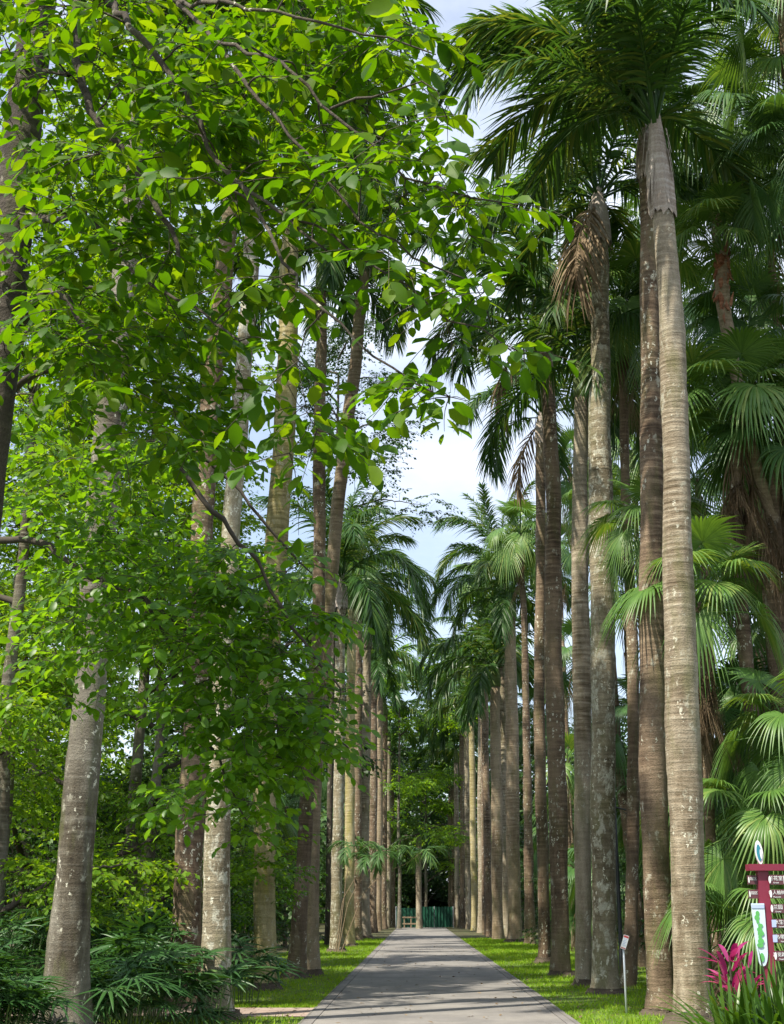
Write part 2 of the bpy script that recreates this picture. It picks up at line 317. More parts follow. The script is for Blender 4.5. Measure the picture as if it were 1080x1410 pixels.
# ------------------------------------------------------------------ trunks
def resample(P, Rr, step):
    P = np.asarray(P, float); d = np.concatenate([[0], np.cumsum(np.linalg.norm(np.diff(P, axis=0), axis=1))])
    n = max(5, int(d[-1] / step)); s = np.linspace(0, d[-1], n)
    Q = np.stack([np.interp(s, d, P[:, k]) for k in range(3)], 1); q = np.interp(s, d, Rr)
    for _ in range(max(1, n // 10)):
        Q[1:-1] = (Q[:-2] + 2 * Q[1:-1] + Q[2:]) / 4; q[1:-1] = (q[:-2] + 2 * q[1:-1] + q[2:]) / 4
    return Q, q, s
def trunk_mesh(name, Q, q, s, mat, seg=20, flare=.32, rough=.03, seed=0, roots=True, stepb=0.012):
    rg = np.random.default_rng(seed); n = len(Q); th = np.arange(seg) / seg * 2 * math.pi
    lob = sum(rg.normal() * np.cos(k * th + rg.uniform(0, 6)) for k in (2, 3, 5, 7)) * .5
    rr = q[:, None] * (1 + rough * (np.sin(Q[:, 2:3] * 2.1 + 2 * th[None]) + rg.normal(0, .45, (n, seg))))
    fl = np.exp(-np.maximum(s, 0) / .38)
    rr = rr * (1 + flare * fl[:, None] * (1 + .35 * lob[None])) + (rg.normal(0, .012, (n, seg)) * fl[:, None] if roots else 0)
    rr *= 1 + stepb * rg.normal(size=(n, 1))
    V = np.zeros((n, seg, 3)); V[..., 0] = Q[:, None, 0] + rr * np.cos(th); V[..., 1] = Q[:, None, 1] + rr * np.sin(th); V[..., 2] = Q[:, None, 2]
    F = np.array([[i * seg + j, i * seg + (j + 1) % seg, (i + 1) * seg + (j + 1) % seg, (i + 1) * seg + j] for i in range(n - 1) for j in range(seg)])
    mb = MB().add(V.reshape(-1, 3), F); mb.f.append(np.array([[(n - 1) * seg + j for j in range(seg)]]))
    return mb.mesh(name, mat)
def nodes3(nodes, Y):
    P = np.array([at(x, y, Y) for x, y, _ in nodes]); r = np.array([w_ * .5 * mpp(p) for (_, _, w_), p in zip(nodes, P)]); return P, r

# ------------------------------------------------------------------ royal palm fronds
def frond_mesh(name, seed, e0, bend, L_=3.7, pairs=74, mat=None, wind=0., leafw=.023, dead=False):
    rg = np.random.default_rng(seed); k = 22; t = np.linspace(0, 1, k)
    ang = R_(e0) - R_(bend) * t ** 1.5; side = wind * t ** 2
    ds = L_ / (k - 1); P = np.zeros((k, 3))
    for i in range(1, k): P[i] = P[i - 1] + ds * np.array([math.cos(ang[i]) * math.cos(side[i]), math.cos(ang[i]) * math.sin(side[i]), math.sin(ang[i])])
    mb = MB(); mb.tubes(P[None], (.032 * (1 - t) + .005)[None], 5)
    u = np.linspace(.13, .995, pairs); u = np.repeat(u, 2) + rg.normal(0, .004, pairs * 2); u = np.clip(u, .1, 1)
    sgn = np.tile([-1, 1], pairs)
    pos = np.stack([np.interp(u, t, P[:, j]) for j in range(3)], 1)
    tg = np.gradient(P, axis=0); tan = np.stack([np.interp(u, t, tg[:, j]) for j in range(3)], 1); tan /= np.linalg.norm(tan, axis=1, keepdims=True)
    sid = np.cross(tan, [0, 0, 1.]) ; sid /= np.linalg.norm(sid, axis=1, keepdims=True) + 1e-9; nor = np.cross(sid, tan)
    fwd = R_(58) - R_(32) * u + rg.normal(0, .09, len(u)); plume = rg.choice([-.35, .1, .55], len(u)) + rg.normal(0, .12, len(u))
    d = tan * np.cos(fwd)[:, None] + (sid * sgn[:, None] * np.cos(plume)[:, None] + nor * np.sin(plume)[:, None]) * np.sin(fwd)[:, None]
    ll = .82 * np.clip(np.sin(np.pi * np.clip((u - .02) / 1.08, 0, 1)) ** .55, .22, 1) * rg.uniform(.85, 1.12, len(u))
    K = 5; sx = np.linspace(0, 1, K); wid = np.array([.55, 1, .95, .6, .03]) * leafw
    drp = rg.uniform(.35, .75, len(u)) * (1.5 if dead else 1)
    Q = pos[:, None] + d[:, None] * (ll[:, None] * sx)[..., None]; Q[..., 2] -= drp[:, None] * ll[:, None] * sx ** 2 * .9
    tw = rg.normal(0, .5, len(u)); wd = np.cross(d, nor); wd /= np.linalg.norm(wd, axis=1, keepdims=True) + 1e-9
    wd = wd * np.cos(tw)[:, None] + np.cross(d, wd) * np.sin(tw)[:, None]
    A = Q - wd[:, None] * wid[None, :, None]; B = Q + wd[:, None] * wid[None, :, None]
    V = np.stack([A, B], 2).reshape(len(u), K * 2, 3)
    mb.raw(V, [(2 * i, 2 * i + 1, 2 * i + 3, 2 * i + 2) for i in range(K - 1)])
    return mb.mesh(name, mat or M['royal'])
FR = [[frond_mesh('frond', 10 * k + v, e, b, 3.7, 92, wind=wd) for v, wd in ((0, .25), (1, -.3), (2, .05))]
      for k, (e, b) in enumerate(((84, 35), (68, 85), (52, 110), (32, 115), (8, 90)))]
FR_DEAD = frond_mesh('dead_frond', 77, -30, 55, 2.6, 46, M['dead'], dead=True)
FR_LO = [[frond_mesh('frond', 500 + 10 * k + v, e, b, 3.7, 48, wind=.2 * (v - .5), leafw=.04) for v in range(2)]
         for k, (e, b) in enumerate(((84, 35), (68, 85), (52, 110), (32, 115), (8, 90)))]

def royal_palm(nodes, label, Y=None, shaft=1.3, sheath='shaft', nf=15, bark='bark_near', seed=0, far=False, group='royal palms lining the avenue', fscale=1.0, peel=False, dead=0, name='royal_palm', az0=None, cmax=4, gap=None):
    rg = np.random.default_rng(seed + 100); base = ground(nodes[0][0], nodes[0][1]) if Y is None else np.array([at(nodes[0][0], nodes[0][1], Y)[0], Y, 0])
    Yd = base[1]; P, r = nodes3(nodes, Yd); P[0] = base
    root = thing(name, label, 'palm tree', base, group)
    P = P - base; P = np.concatenate([[P[0] - [0, 0, .12]], P]); r = np.concatenate([[r[0]], r])
    r[:2] *= .86
    Q, q, s = resample(P, r, .16 if not far else .5)
    Q[:, 0] += .022 * np.sin(Q[:, 2] * .7 + seed) + .008 * np.sin(Q[:, 2] * 2.3 + seed); s = s - .12
    link('trunk', trunk_mesh('trunk', Q, q, s, M[bark], 22 if not far else 12, flare=.40, seed=seed), root)
    if not far:
        k = 9; sg_ = 26; th = np.arange(sg_) / sg_ * 2 * math.pi; hh_ = rg.uniform(.10, .20); tt = np.linspace(0, 1, k)
        rr = q[0] * 1.5 * (1 + .5 * (1 - tt[:, None]) ** 1.8) * (1 + rg.normal(0, .05, (1, sg_)) + rg.normal(0, .025, (k, sg_)))
        V = np.stack([np.cos(th) * rr, np.sin(th) * rr, np.repeat((hh_ * tt - .03)[:, None], sg_, 1) + rg.normal(0, .008, (k, sg_))], -1).reshape(-1, 3)
        link('root_mound', MB().add(V, np.array([[i * sg_ + j, i * sg_ + (j + 1) % sg_, (i + 1) * sg_ + (j + 1) % sg_, (i + 1) * sg_ + j] for i in range(k - 1) for j in range(sg_)])).mesh('root_mound', M['roots']), root)
    d = Q[-1] - Q[-6 if not far else -3]; d /= np.linalg.norm(d); rt = q[-1]
    k = 12; t = np.linspace(0, 1, k); CP = Q[-1] - d * .03 + d * shaft * t[:, None]
    prof = rt * (1.12 + .16 * np.sin(np.pi * np.clip(t * 1.3, 0, 1)) - .62 * t ** 1.6)
    mb = MB()
    if peel:      # dry sheath: split strips with a ragged, flared hem
        seg = 40; th = np.arange(seg) / seg * 2 * math.pi; prof = prof + rt * .18 * (1 - t) ** 3
        rr = prof[:, None] * (1 + rg.normal(0, .05, (1, seg)) + rg.normal(0, .02, (k, seg)))
        V = CP[:, None] + np.stack([np.cos(th) * rr, np.sin(th) * rr, 0 * rr], -1)
        V[0, :, 2] -= np.abs(rg.normal(0, .10, seg)); V[1, :, 2] -= np.abs(rg.normal(0, .03, seg))
        mb.add(V.reshape(-1, 3), np.array([[i * seg + j, i * seg + (j + 1) % seg, (i + 1) * seg + (j + 1) % seg, (i + 1) * seg + j] for i in range(k - 1) for j in range(seg)]))
        for q_ in range(16):
            a = rg.uniform(0, 6.28); z0 = rg.uniform(.1, .8); ln = rg.uniform(.25, .7); pp = CP[0] + d * shaft * z0 + np.array([math.cos(a), math.sin(a), 0]) * rt * 1.12
            tt = np.linspace(0, 1, 5)[:, None]; S = pp + np.array([math.cos(a), math.sin(a), 0]) * (.07 * tt) - np.array([0, 0, ln]) * tt
            tg_ = np.array([-math.sin(a), math.cos(a), 0]) * rg.uniform(.02, .05)
            V = np.stack([S - tg_ * (1 - .7 * tt), S + tg_ * (1 - .7 * tt)], 1).reshape(-1, 3); mb.add(V, [(2 * i, 2 * i + 1, 2 * i + 3, 2 * i + 2) for i in range(4)])
    else:
        mb.tubes(CP[None], prof[None], 16, True)
    link('crownshaft', mb.mesh('crownshaft', M[sheath]), root)
    top = Q[-1] + d * shaft; lib = FR_LO if far else FR; a0 = rg.uniform(0, 6.28) if az0 is None else az0
    nf += 4
    for i in range(nf):
        fr = i / max(1, nf - 1); cls = min(cmax, int(fr ** .9 * (cmax + 1))); me = lib[cls][rg.integers(len(lib[cls]))]
        az = a0 + i * 2.39996 + rg.normal(0, .12)
        if gap and cls >= 1 and gap[0] < (math.degrees(az) + 180) % 360 - 180 < gap[1]: continue
        z = top - d * (.34 * fr) + np.array([math.cos(az), math.sin(az), 0]) * rt * .35
        link('frond', me, root, tuple(z), (rg.normal(0, .10), rg.normal(0, .09), az), float(rg.uniform(.88, 1.08)) * fscale)
    for i in range(dead):
        az = a0 + 2.2 + i * 2.2; link('dead_frond', FR_DEAD, root, tuple(top - d * .45), (0, .2, az), fscale)
    return root

# ------------------------------------------------------------------ fan palms
def fan_mesh(name, seed, e0, tilt, mat, pl=.95, Rb=.80, nseg=42, spread=150, droop=.55, split=.5, pr=.013, dead=False, width=1.0):
    rg = np.random.default_rng(seed); mb = MB(); t = np.linspace(0, 1, 9); an = R_(e0) - R_(28) * t
    P = np.zeros((9, 3))
    for i in range(1, 9): P[i] = P[i - 1] + pl / 8 * np.array([math.cos(an[i]), 0, math.sin(an[i])])
    mb.tubes(P[None], (pr * (1.5 - .7 * t))[None], 4)
    ea = an[-1] - R_(tilt); ax = np.array([math.cos(ea), 0, math.sin(ea)]); sd_ = np.array([0, 1., 0]); nr = np.cross(ax, sd_)
    K = 7; s = np.array([.02, .25, split, split + .12, .72, .88, 1.0]); dphi = R_(2 * spread) / nseg
    for j in range(nseg):
        ph = -R_(spread) + dphi * (j + .5); L_ = Rb * (1 - .25 * abs(ph / R_(spread)) ** 2) * rg.uniform(.93, 1.05)
        drp = droop * rg.uniform(.7, 1.25) * L_
        fold = .010 * (1 if j % 2 else -1)
        lat = np.cos(ph) * ax + np.sin(ph) * sd_; perp = -np.sin(ph) * ax + np.cos(ph) * sd_
        cup = nr * (.10 * math.cos(ph) - .22 * abs(math.sin(ph)) ** 2) * -1
        hw = np.minimum(s * L_ * math.tan(dphi / 2), split * L_ * math.tan(dphi / 2)) * np.array([1, 1, 1, .9, .6, .35, .03]) * (1.02 * width)
        C0 = P[-1] + lat * (s * L_)[:, None] + cup * (s ** 1.6 * L_)[:, None]
        C0[:, 2] -= drp * np.clip(s - split * .6, 0, 1) ** 1.9 * 1.9
        if dead: C0 += rg.normal(0, .02, (1, 3)) * s[:, None]
        A = C0 - perp * hw[:, None]; B = C0 + perp * hw[:, None]; Cc = C0 + nr * (np.abs(hw) * .45 + .002)[:, None]
        V = np.stack([A, Cc, B], 1).reshape(-1, 3)
        F = [(3 * i + q, 3 * i + q + 1, 3 * i + q + 4, 3 * i + q + 3) for i in range(K - 1) for q in (0, 1)]
        mb.raw(V[None], F)
    return mb.mesh(name, mat)
def fan_set(mat, seed, **k):
    return [[fan_mesh('fan_leaf', seed + 10 * c + v, e, ti, M[mat], droop=dr * (1 + .3 * v), **k) for v in range(2)]
            for c, (e, ti, dr) in enumerate(((80, 5, .25), (58, 20, .5), (35, 35, .7), (10, 45, .8), (-22, 45, .7)))]
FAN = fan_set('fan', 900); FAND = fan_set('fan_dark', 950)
FAN_DEAD = [fan_mesh('dead_fan_leaf', 990 + v, -62 - 6 * v, 12, M['dead'], pl=.9, Rb=.85, nseg=30, spread=80, droop=.5, split=.25, dead=True, width=.8) for v in range(3)]
def fan_crown(root, top, nl, lib, size, rg, lo=0.0, dead=0, rt=.08, a0=0, hi=1.0):
    for i in range(nl):
        fr = lo + (hi - lo) * i / max(1, nl - 1); cls = min(4, int(fr * 5)); me = lib[cls][rg.integers(2)]; az = a0 + i * 2.39996 + rg.normal(0, .15)
        link('fan_leaf', me, root, (top[0] + math.cos(az) * rt * .5, top[1] + math.sin(az) * rt * .5, top[2] - .35 * size * fr), (rg.normal(0, .12), rg.normal(0, .12), az), float(rg.uniform(.82, 1.12)) * size)
    for i in range(dead):
        az = a0 + i * 2.39996 * 1.3; me = FAN_DEAD[rg.integers(3)]
        link('dead_leaf', me, root, (top[0] + math.cos(az) * rt * .6, top[1] + math.sin(az) * rt * .6, top[2] - .35 * size - rg.uniform(0, .9) * size * (i / max(1, dead))), (rg.normal(0, .1), rg.normal(0, .1), az), float(rg.uniform(.8, 1.1)) * size)
def fan_palm(crown, Y, label, trunk=None, nl=20, size=1.0, lib=None, dead=6, bark='bark_dark', rt=.09, seed=0, group='fan palms behind the avenue', base=None, fibre=False, name='fan_palm', lo=0.0, hi=1.0):
    rg = np.random.default_rng(seed + 7); top = at(crown[0], crown[1], Y); pts = [top]; rr = [rt * .9]
    for (x, y, w_) in (trunk or []):
        p = at(x, y, Y); pts.append(p); rr.append(w_ * .5 * mpp(p))
    if base is not None: b = np.array([base[0], base[1], 0.])
    else: b = np.array([pts[-1][0] + rg.normal(0, .12), Y, 0.])
    if pts[-1][2] > .3: pts.append(b); rr.append(rr[-1] * 1.15)
    else: b = np.array([pts[-1][0], Y, 0.]); pts[-1] = b
    P = np.array(pts[::-1]) - b; r = np.array(rr[::-1]); P[0, 2] = -.15
    root = thing(name, label, 'palm tree', b, group)
    Q, q, s = resample(P, r, .2); link('trunk', trunk_mesh('trunk', Q, q, s, M[bark], 12, flare=.2, rough=.05, seed=seed, stepb=.04), root)
    if fibre:
        mb = MB(); n = 46
        for i in range(n):
            az = i * 2.4 + rg.normal(0, .4); z = -1.2 + 1.25 * i / n + rg.normal(0, .05); a = np.array([math.cos(az), math.sin(az), 0]); p0 = Q[-1] + [0, 0, z] + a * rt * .75
            if z < -.1: p0[:2] += Q[np.argmin(abs(Q[:, 2] - p0[2]))][:2] - Q[-1][:2]
            o_ = rg.uniform(.05, .16); tt = np.linspace(0, 1, 4)[:, None]; S = p0 + a * o_ * tt + np.array([0, 0, rg.uniform(.12, .34) * (1 if rg.random() < .6 else -1)]) * tt + rg.normal(0, .015, (4, 3))
            mb.tubes(S[None], np.array([[.06, .055, .035, .006]]) * rg.uniform(.6, 1.3), 5)
        link('leaf_bases', mb.mesh('leaf_bases', M['fibre']), root)
    fan_crown(root, P[-1], nl, lib or FAN, size, rg, lo, dead, rt, 0, hi)
    return root

# ------------------------------------------------------------------ broadleaf trees
LEAF6 = ([(0, 0, 0), (.30, .25, .05), (.66, .27, .03), (1, 0, -.12), (.66, -.27, .03), (.30, -.25, .05), (.33, 0, 0), (.68, 0, -.015), (.12, .13, .03), (.12, -.13, .03), (.88, .14, -.04), (.88, -.14, -.04)],
         [(0, 6, 1, 8), (6, 7, 2, 1), (7, 3, 10, 2), (0, 9, 5, 6), (6, 5, 4, 7), (7, 4, 11, 3)])
LEAF2 = ([(0, 0, 0), (.5, .30, .06), (1, 0, -.06), (.5, -.30, .06)], [(0, 2, 1), (0, 3, 2)])
def tree_parts(limbs, seeds, rg, twig_len=.55, twigs=3, nleaf=9, leaf=.11, tmpl=LEAF6, br=.010, flat=.8, droop=.25, sag=.12):
    """limbs: list of (P (k,3), r (k)); seeds (n,3) are where sprays of twigs start. Returns branch builder and leaf builder."""
    B = MB(); Lf = MB(); nodes = []; nr = []
    for P, r in limbs:
        Q, q, _ = resample(P, r, .12); Q[1:-1] += rg.normal(0, .012, Q[1:-1].shape); B.tubes(Q[None], q[None], 7); nodes.append(Q); nr.append(q)
    nodes = np.concatenate(nodes); nr = np.concatenate(nr)
    d0 = np.array([np.min(np.linalg.norm(nodes - s, axis=1)) for s in seeds]); order = np.argsort(d0)
    cap = len(nodes) + len(seeds) * 5 + 10; ND = np.zeros((cap, 3)); NR = np.zeros(cap); n = len(nodes); ND[:n] = nodes; NR[:n] = nr
    BP = []; BR = []; outd = []; pos = []
    t6 = np.linspace(0, 1, 6)
    for i in order:
        s = seeds[i]; dd = np.linalg.norm(ND[:n] - s, axis=1); j = int(np.argmin(dd + .4 * np.maximum(0, ND[:n, 2] - s[2]))); a = ND[j]; ln = dd[j] + 1e-6
        off = rg.normal(0, .07, 3) * ln; off[2] += sag * ln
        P = a + (s - a) * t6[:, None] + off * (np.sin(np.pi * t6) * 1.0)[:, None]; P[1:-1] += rg.normal(0, .02, (4, 3)) * ln
        r0 = min(NR[j] * .75, br * (.8 + .55 * ln)); r = r0 * (1 - t6) + max(.0022, r0 * .45) * t6
        BP.append(P); BR.append(r); ND[n:n + 5] = P[1:]; NR[n:n + 5] = r[1:]; n += 5
        outd.append((P[-1] - P[-3]) / (np.linalg.norm(P[-1] - P[-3]) + 1e-9)); pos.append(P[-1])
    B.tubes(np.array(BP), np.array(BR), 5)
    D = np.repeat(np.array(outd), twigs, 0); T0 = np.repeat(np.array(pos), twigs, 0); m_ = len(D)
    D[:, 2] *= (1 - flat); az = np.arctan2(D[:, 1], D[:, 0]) + np.tile(np.linspace(-1.1, 1.1, twigs) if twigs > 1 else [0], len(outd)) + rg.normal(0, .35, m_)
    el = D[:, 2] * .6 + rg.normal(0, .25, m_); D = np.stack([np.cos(az) * np.cos(el), np.sin(az) * np.cos(el), np.sin(el)], 1)
    Lt = twig_len * rg.uniform(.6, 1.25, m_); tt = np.linspace(0, 1, 5)
    cur = rg.normal(0, .12, (m_, 3)); TP = T0[:, None] + D[:, None] * (Lt[:, None] * tt)[..., None] + cur[:, None] * (Lt[:, None] * tt ** 2)[..., None]
    TP[..., 2] -= droop * Lt[:, None] * tt ** 2
    B.tubes(TP, np.linspace(.0032, .0014, 5)[None].repeat(m_, 0) * (1 if leaf < .2 else 2), 3)
    u = np.linspace(.12, 1.0, nleaf)[None] + rg.normal(0, .02, (m_, nleaf)); u = np.clip(u, .05, 1)
    idx = np.clip((u * 4).astype(int), 0, 3); fr = u * 4 - idx; ar = np.arange(m_)[:, None]
    LP = TP[ar, idx] * (1 - fr)[..., None] + TP[ar, idx + 1] * fr[..., None]; TG = TP[ar, idx + 1] - TP[ar, idx]; TG /= np.linalg.norm(TG, axis=-1, keepdims=True) + 1e-9
    sgn = np.where((np.arange(nleaf)[None] + rg.integers(0, 2, (m_, 1))) % 2 == 0, 1, -1) * np.ones((m_, nleaf))
    side = np.cross(TG, [0, 0, 1.]); side /= np.linalg.norm(side, axis=-1, keepdims=True) + 1e-9
    fa = rg.uniform(.75, 1.25, (m_, nleaf)); fa[:, -1] = .1
    a = TG * np.cos(fa)[..., None] + side * (sgn * np.sin(fa))[..., None]; a[..., 2] -= rg.uniform(0, .55, (m_, nleaf)); a += rg.normal(0, .16, a.shape)
    nn = np.array([0, -.30, 1.]) + rg.normal(0, .45, a.shape)
    sz = leaf * rg.uniform(.45, 1.2, (m_, nleaf)) * (1 - .25 * np.abs(u - .6))
    Lf.batch(tmpl[0], tmpl[1], frames(a.reshape(-1, 3), nn.reshape(-1, 3)), (LP + a / np.linalg.norm(a, axis=-1, keepdims=True) * leaf * .12).reshape(-1, 3), sz.ravel())
    return B, Lf
def ell(rg, c, r, n, shell=.35):
    v = rg.normal(size=(n, 3)); v /= np.linalg.norm(v, axis=1, keepdims=True); return np.array(c) + v * (shell + (1 - shell) * rg.random((n, 1)) ** .6) * np.array(r)
def seeds_px(rg, boxes):
    out = []
    for x0, y0, x1, y1, Y0, Y1, n in boxes:
        for _ in range(n): out.append(at(rg.uniform(x0, x1), rg.uniform(y0, y1), rg.uniform(Y0, Y1)))
    return np.array(out)
def limb_px(pts):                                  # (px, py, Y, width_px)
    P = np.array([at(x, y, Y) for x, y, Y, _ in pts]); r = np.array([w_ * .5 * mpp(p) for (_, _, _, w_), p in zip(pts, P)]); return P, r
def assemble(name, label, base, trunk, limbs, seeds, rg, lmat, bark, group=None, seg=16, cat='tree', **k):
    root = thing(name, label, cat, base, group); base = np.array(base, float)
    Q, q, s = resample(trunk[0] - base, trunk[1], .25); link('trunk', trunk_mesh('trunk', Q, q, s, M[bark], seg, flare=.45, rough=.04, seed=len(seeds)), root)
    LB = [(P - base, r) for P, r in limbs] + [(Q[len(Q) // 3:], q[len(Q) // 3:] * .6)]
    B, Lf = tree_parts(LB, seeds - base, rg, **k)
    link('branches', B.mesh('branches', M['bark_black'] if bark != 'bark_tree' else M['twig']), root); link('crown', Lf.mesh('crown', M[lmat]), root)
    return root

# nearest tree: dark lichened trunk along the left edge, large soft leaves overhead
rg = np.random.default_rng(21)
TY = 9.0
tb = np.array([at(-150, 1500, TY)[0], TY, -.1])
tp = [(-110, 1150, 60), (-38, 850, 48), (-8, 600, 46), (8, 450, 48), (20, 300, 52), (28, 180, 54), (42, 100, 50), (55, 0, 44), (80, -160, 38), (110, -330, 28)]
P, r = nodes3(tp, TY); trunk = (np.concatenate([[tb], P]), np.concatenate([[.2], r]))
limbs = [limb_px(v) for v in (
    [(80, -160, 9, 20), (95, -60, 8.2, 15), (105, 30, 7.4, 12), (108, 100, 7.2, 11), (122, 155, 7.1, 11), (165, 200, 7.0, 10), (210, 272, 7.0, 9), (240, 312, 6.9, 8), (246, 362, 6.9, 5)],
    [(50, 100, 9, 14), (0, 70, 8.4, 7), (40, 92, 7.8, 7), (95, 103, 7.3, 7)],
    [(60, 0, 9, 16), (120, -40, 8, 12), (165, 15, 6.9, 10), (176, 45, 6.7, 9), (215, 66, 6.6, 9), (250, 112, 6.6, 8), (268, 165, 6.6, 7), (292, 218, 6.5, 7), (330, 250, 6.4, 6), (385, 292, 6.2, 5), (450, 345, 6.0, 3)],
    [(110, -330, 9, 20), (180, -150, 7.6, 12), (240, 0, 6.6, 7), (300, 60, 6.3, 6), (345, 125, 6.2, 6), (400, 190, 6.1, 5), (440, 240, 6, 4), (520, 330, 5.8, 3.5), (600, 372, 5.8, 3), (690, 400, 5.7, 2)],
    [(300, 60, 6.3, 6), (400, 90, 6, 5), (455, 150, 6, 5), (520, 210, 5.9, 4), (580, 255, 5.9, 3.5), (650, 280, 5.8, 3), (722, 283, 5.8, 1.5)],
    [(330, 250, 6.4, 6), (385, 350, 6.1, 5), (440, 430, 5.8, 4), (500, 478, 5.7, 3.5), (560, 527, 5.6, 3), (605, 543, 5.6, 2.5), (643, 552, 5.6, 1)],
    [(240, 0, 6.6, 7), (340, 10, 6, 5), (440, 30, 5.8, 4), (530, 50, 5.8, 3), (600, 75, 5.8, 2)],
    [(385, 292, 6.2, 4), (470, 330, 6, 3.5), (560, 400, 5.9, 3), (640, 450, 5.8, 2.5), (725, 488, 5.8, 1.5)],
    [(18, 450, 9, 20), (60, 400, 8.4, 10), (100, 410, 8.2, 9), (108, 450, 8.2, 8), (150, 475, 8, 6)],
    [(28, 300, 9, 20), (75, 305, 8.2, 8), (130, 300, 7.8, 6), (190, 380, 7.4, 5), (260, 420, 7, 4), (330, 470, 6.8, 3)],
    [(455, 150, 6, 5), (520, 130, 5.8, 3), (590, 100, 5.8, 2.5), (625, 160, 5.8, 1.5)])]
sd_ = seeds_px(rg, [(0, 0, 250, 260, 7.0, 9.4, 76), (250, 0, 440, 240, 6.5, 8.4, 60), (440, 0, 550, 160, 5.7, 7, 14), (0, 260, 260, 560, 7.2, 9.8, 80), (-80, -120, 520, 0, 5.8, 8.2, 36),
                    (250, 240, 420, 430, 6.2, 7.8, 12), (420, 170, 590, 320, 5.6, 6.6, 11), (540, 20, 590, 60, 5.5, 6, 2), (560, 240, 660, 290, 5.6, 6, 4), (100, 450, 330, 640, 7.4, 9.4, 34), (0, 0, 440, 300, 5.9, 6.8, 14),
                    (530, 320, 660, 395, 5.6, 6, 5), (600, 400, 690, 480, 5.6, 6, 2), (360, 430, 460, 640, 6, 7.4, 9), (500, 160, 600, 240, 5.5, 6, 3), (150, 0, 400, 420, 6.0, 6.8, 7)])
sd_ = np.concatenate([sd_, [at(615, 160, 5.8), at(690, 285, 5.8), at(655, 395, 5.75), at(700, 480, 5.8), at(585, 535, 5.6), at(620, 547, 5.6), at(560, 525, 5.65)]])
assemble('broadleaf_tree', 'nearest tree, dark lichened trunk along the left edge, large leaves overhanging the top left', (tb[0], TY, 0), trunk, limbs, sd_, rg, 'near', 'bark_black',
         twig_len=.36, twigs=3, nleaf=8, leaf=.132, br=.0085, flat=.85, droop=.30)

# second near tree: the bough sweeping down to the right, glossy mid green
rg = np.random.default_rng(22); TY = 12.0; tb = np.array([at(-120, 1400, TY)[0], TY, -.1])
P, r = nodes3([(-120, 1250, 70), (-110, 900, 62), (-100, 600, 55), (-90, 400, 45), (-60, 200, 36)], TY); trunk = (np.concatenate([[tb], P]), np.concatenate([[.28], r]))
limbs = [limb_px(v) for v in (
    [(-100, 640, 12, 26), (-20, 560, 11.4, 14), (75, 500, 11, 11), (160, 520, 10.8, 9), (215, 590, 10.6, 8), (285, 700, 10.4, 8), (350, 760, 10.3, 6), (405, 870, 10.2, 5), (470, 950, 10.2, 3)],
    [(-110, 820, 12, 20), (-20, 740, 11.6, 12), (60, 740, 11.2, 9), (110, 790, 11, 7), (200, 820, 10.8, 6), (300, 900, 10.6, 5), (400, 980, 10.5, 4), (480, 1030, 10.5, 2)],
    [(215, 590, 10.6, 7), (300, 640, 10.8, 5), (380, 740, 10.8, 4), (430, 790, 10.8, 2)],
    [(200, 820, 10.8, 6), (250, 930, 10.8, 5), (300, 1050, 10.8, 4), (340, 1130, 10.8, 2)],
    [(-20, 560, 11.4, 12), (20, 480, 11.3, 8), (90, 390, 11, 7), (150, 400, 10.9, 5), (250, 460, 10.8, 3)])]
sd_ = seeds_px(rg, [(0, 560, 130, 760, 10.5, 12.5, 24), (120, 600, 260, 800, 10, 12, 44), (180, 740, 330, 900, 9.6, 11.8, 50), (300, 750, 400, 900, 9.8, 11.5, 38), (240, 880, 420, 1020, 9.8, 11.5, 52),
                    (0, 560, 200, 760, 10.5, 12.5, 18), (380, 840, 450, 980, 9.9, 11, 18), (410, 960, 470, 1045, 10, 11, 14), (320, 1000, 420, 1070, 10, 11.5, 18), (240, 1000, 350, 1130, 10, 11.5, 22), (40, 760, 180, 900, 10.5, 12.5, 26), (330, 1100, 370, 1170, 10, 11, 4), (70, 820, 210, 960, 10.5, 12.5, 16), (90, 700, 200, 850, 10.5, 12.5, 12), (390, 770, 430, 860, 10, 11, 5)])
assemble('broadleaf_tree', 'near tree on the left whose glossy mid green bough sweeps down towards the road', (tb[0], TY, 0), trunk, limbs, sd_, rg, 'mid', 'bark_tree',
         twig_len=.34, twigs=3, nleaf=8, leaf=.115, br=.007, flat=.6, droop=.28)

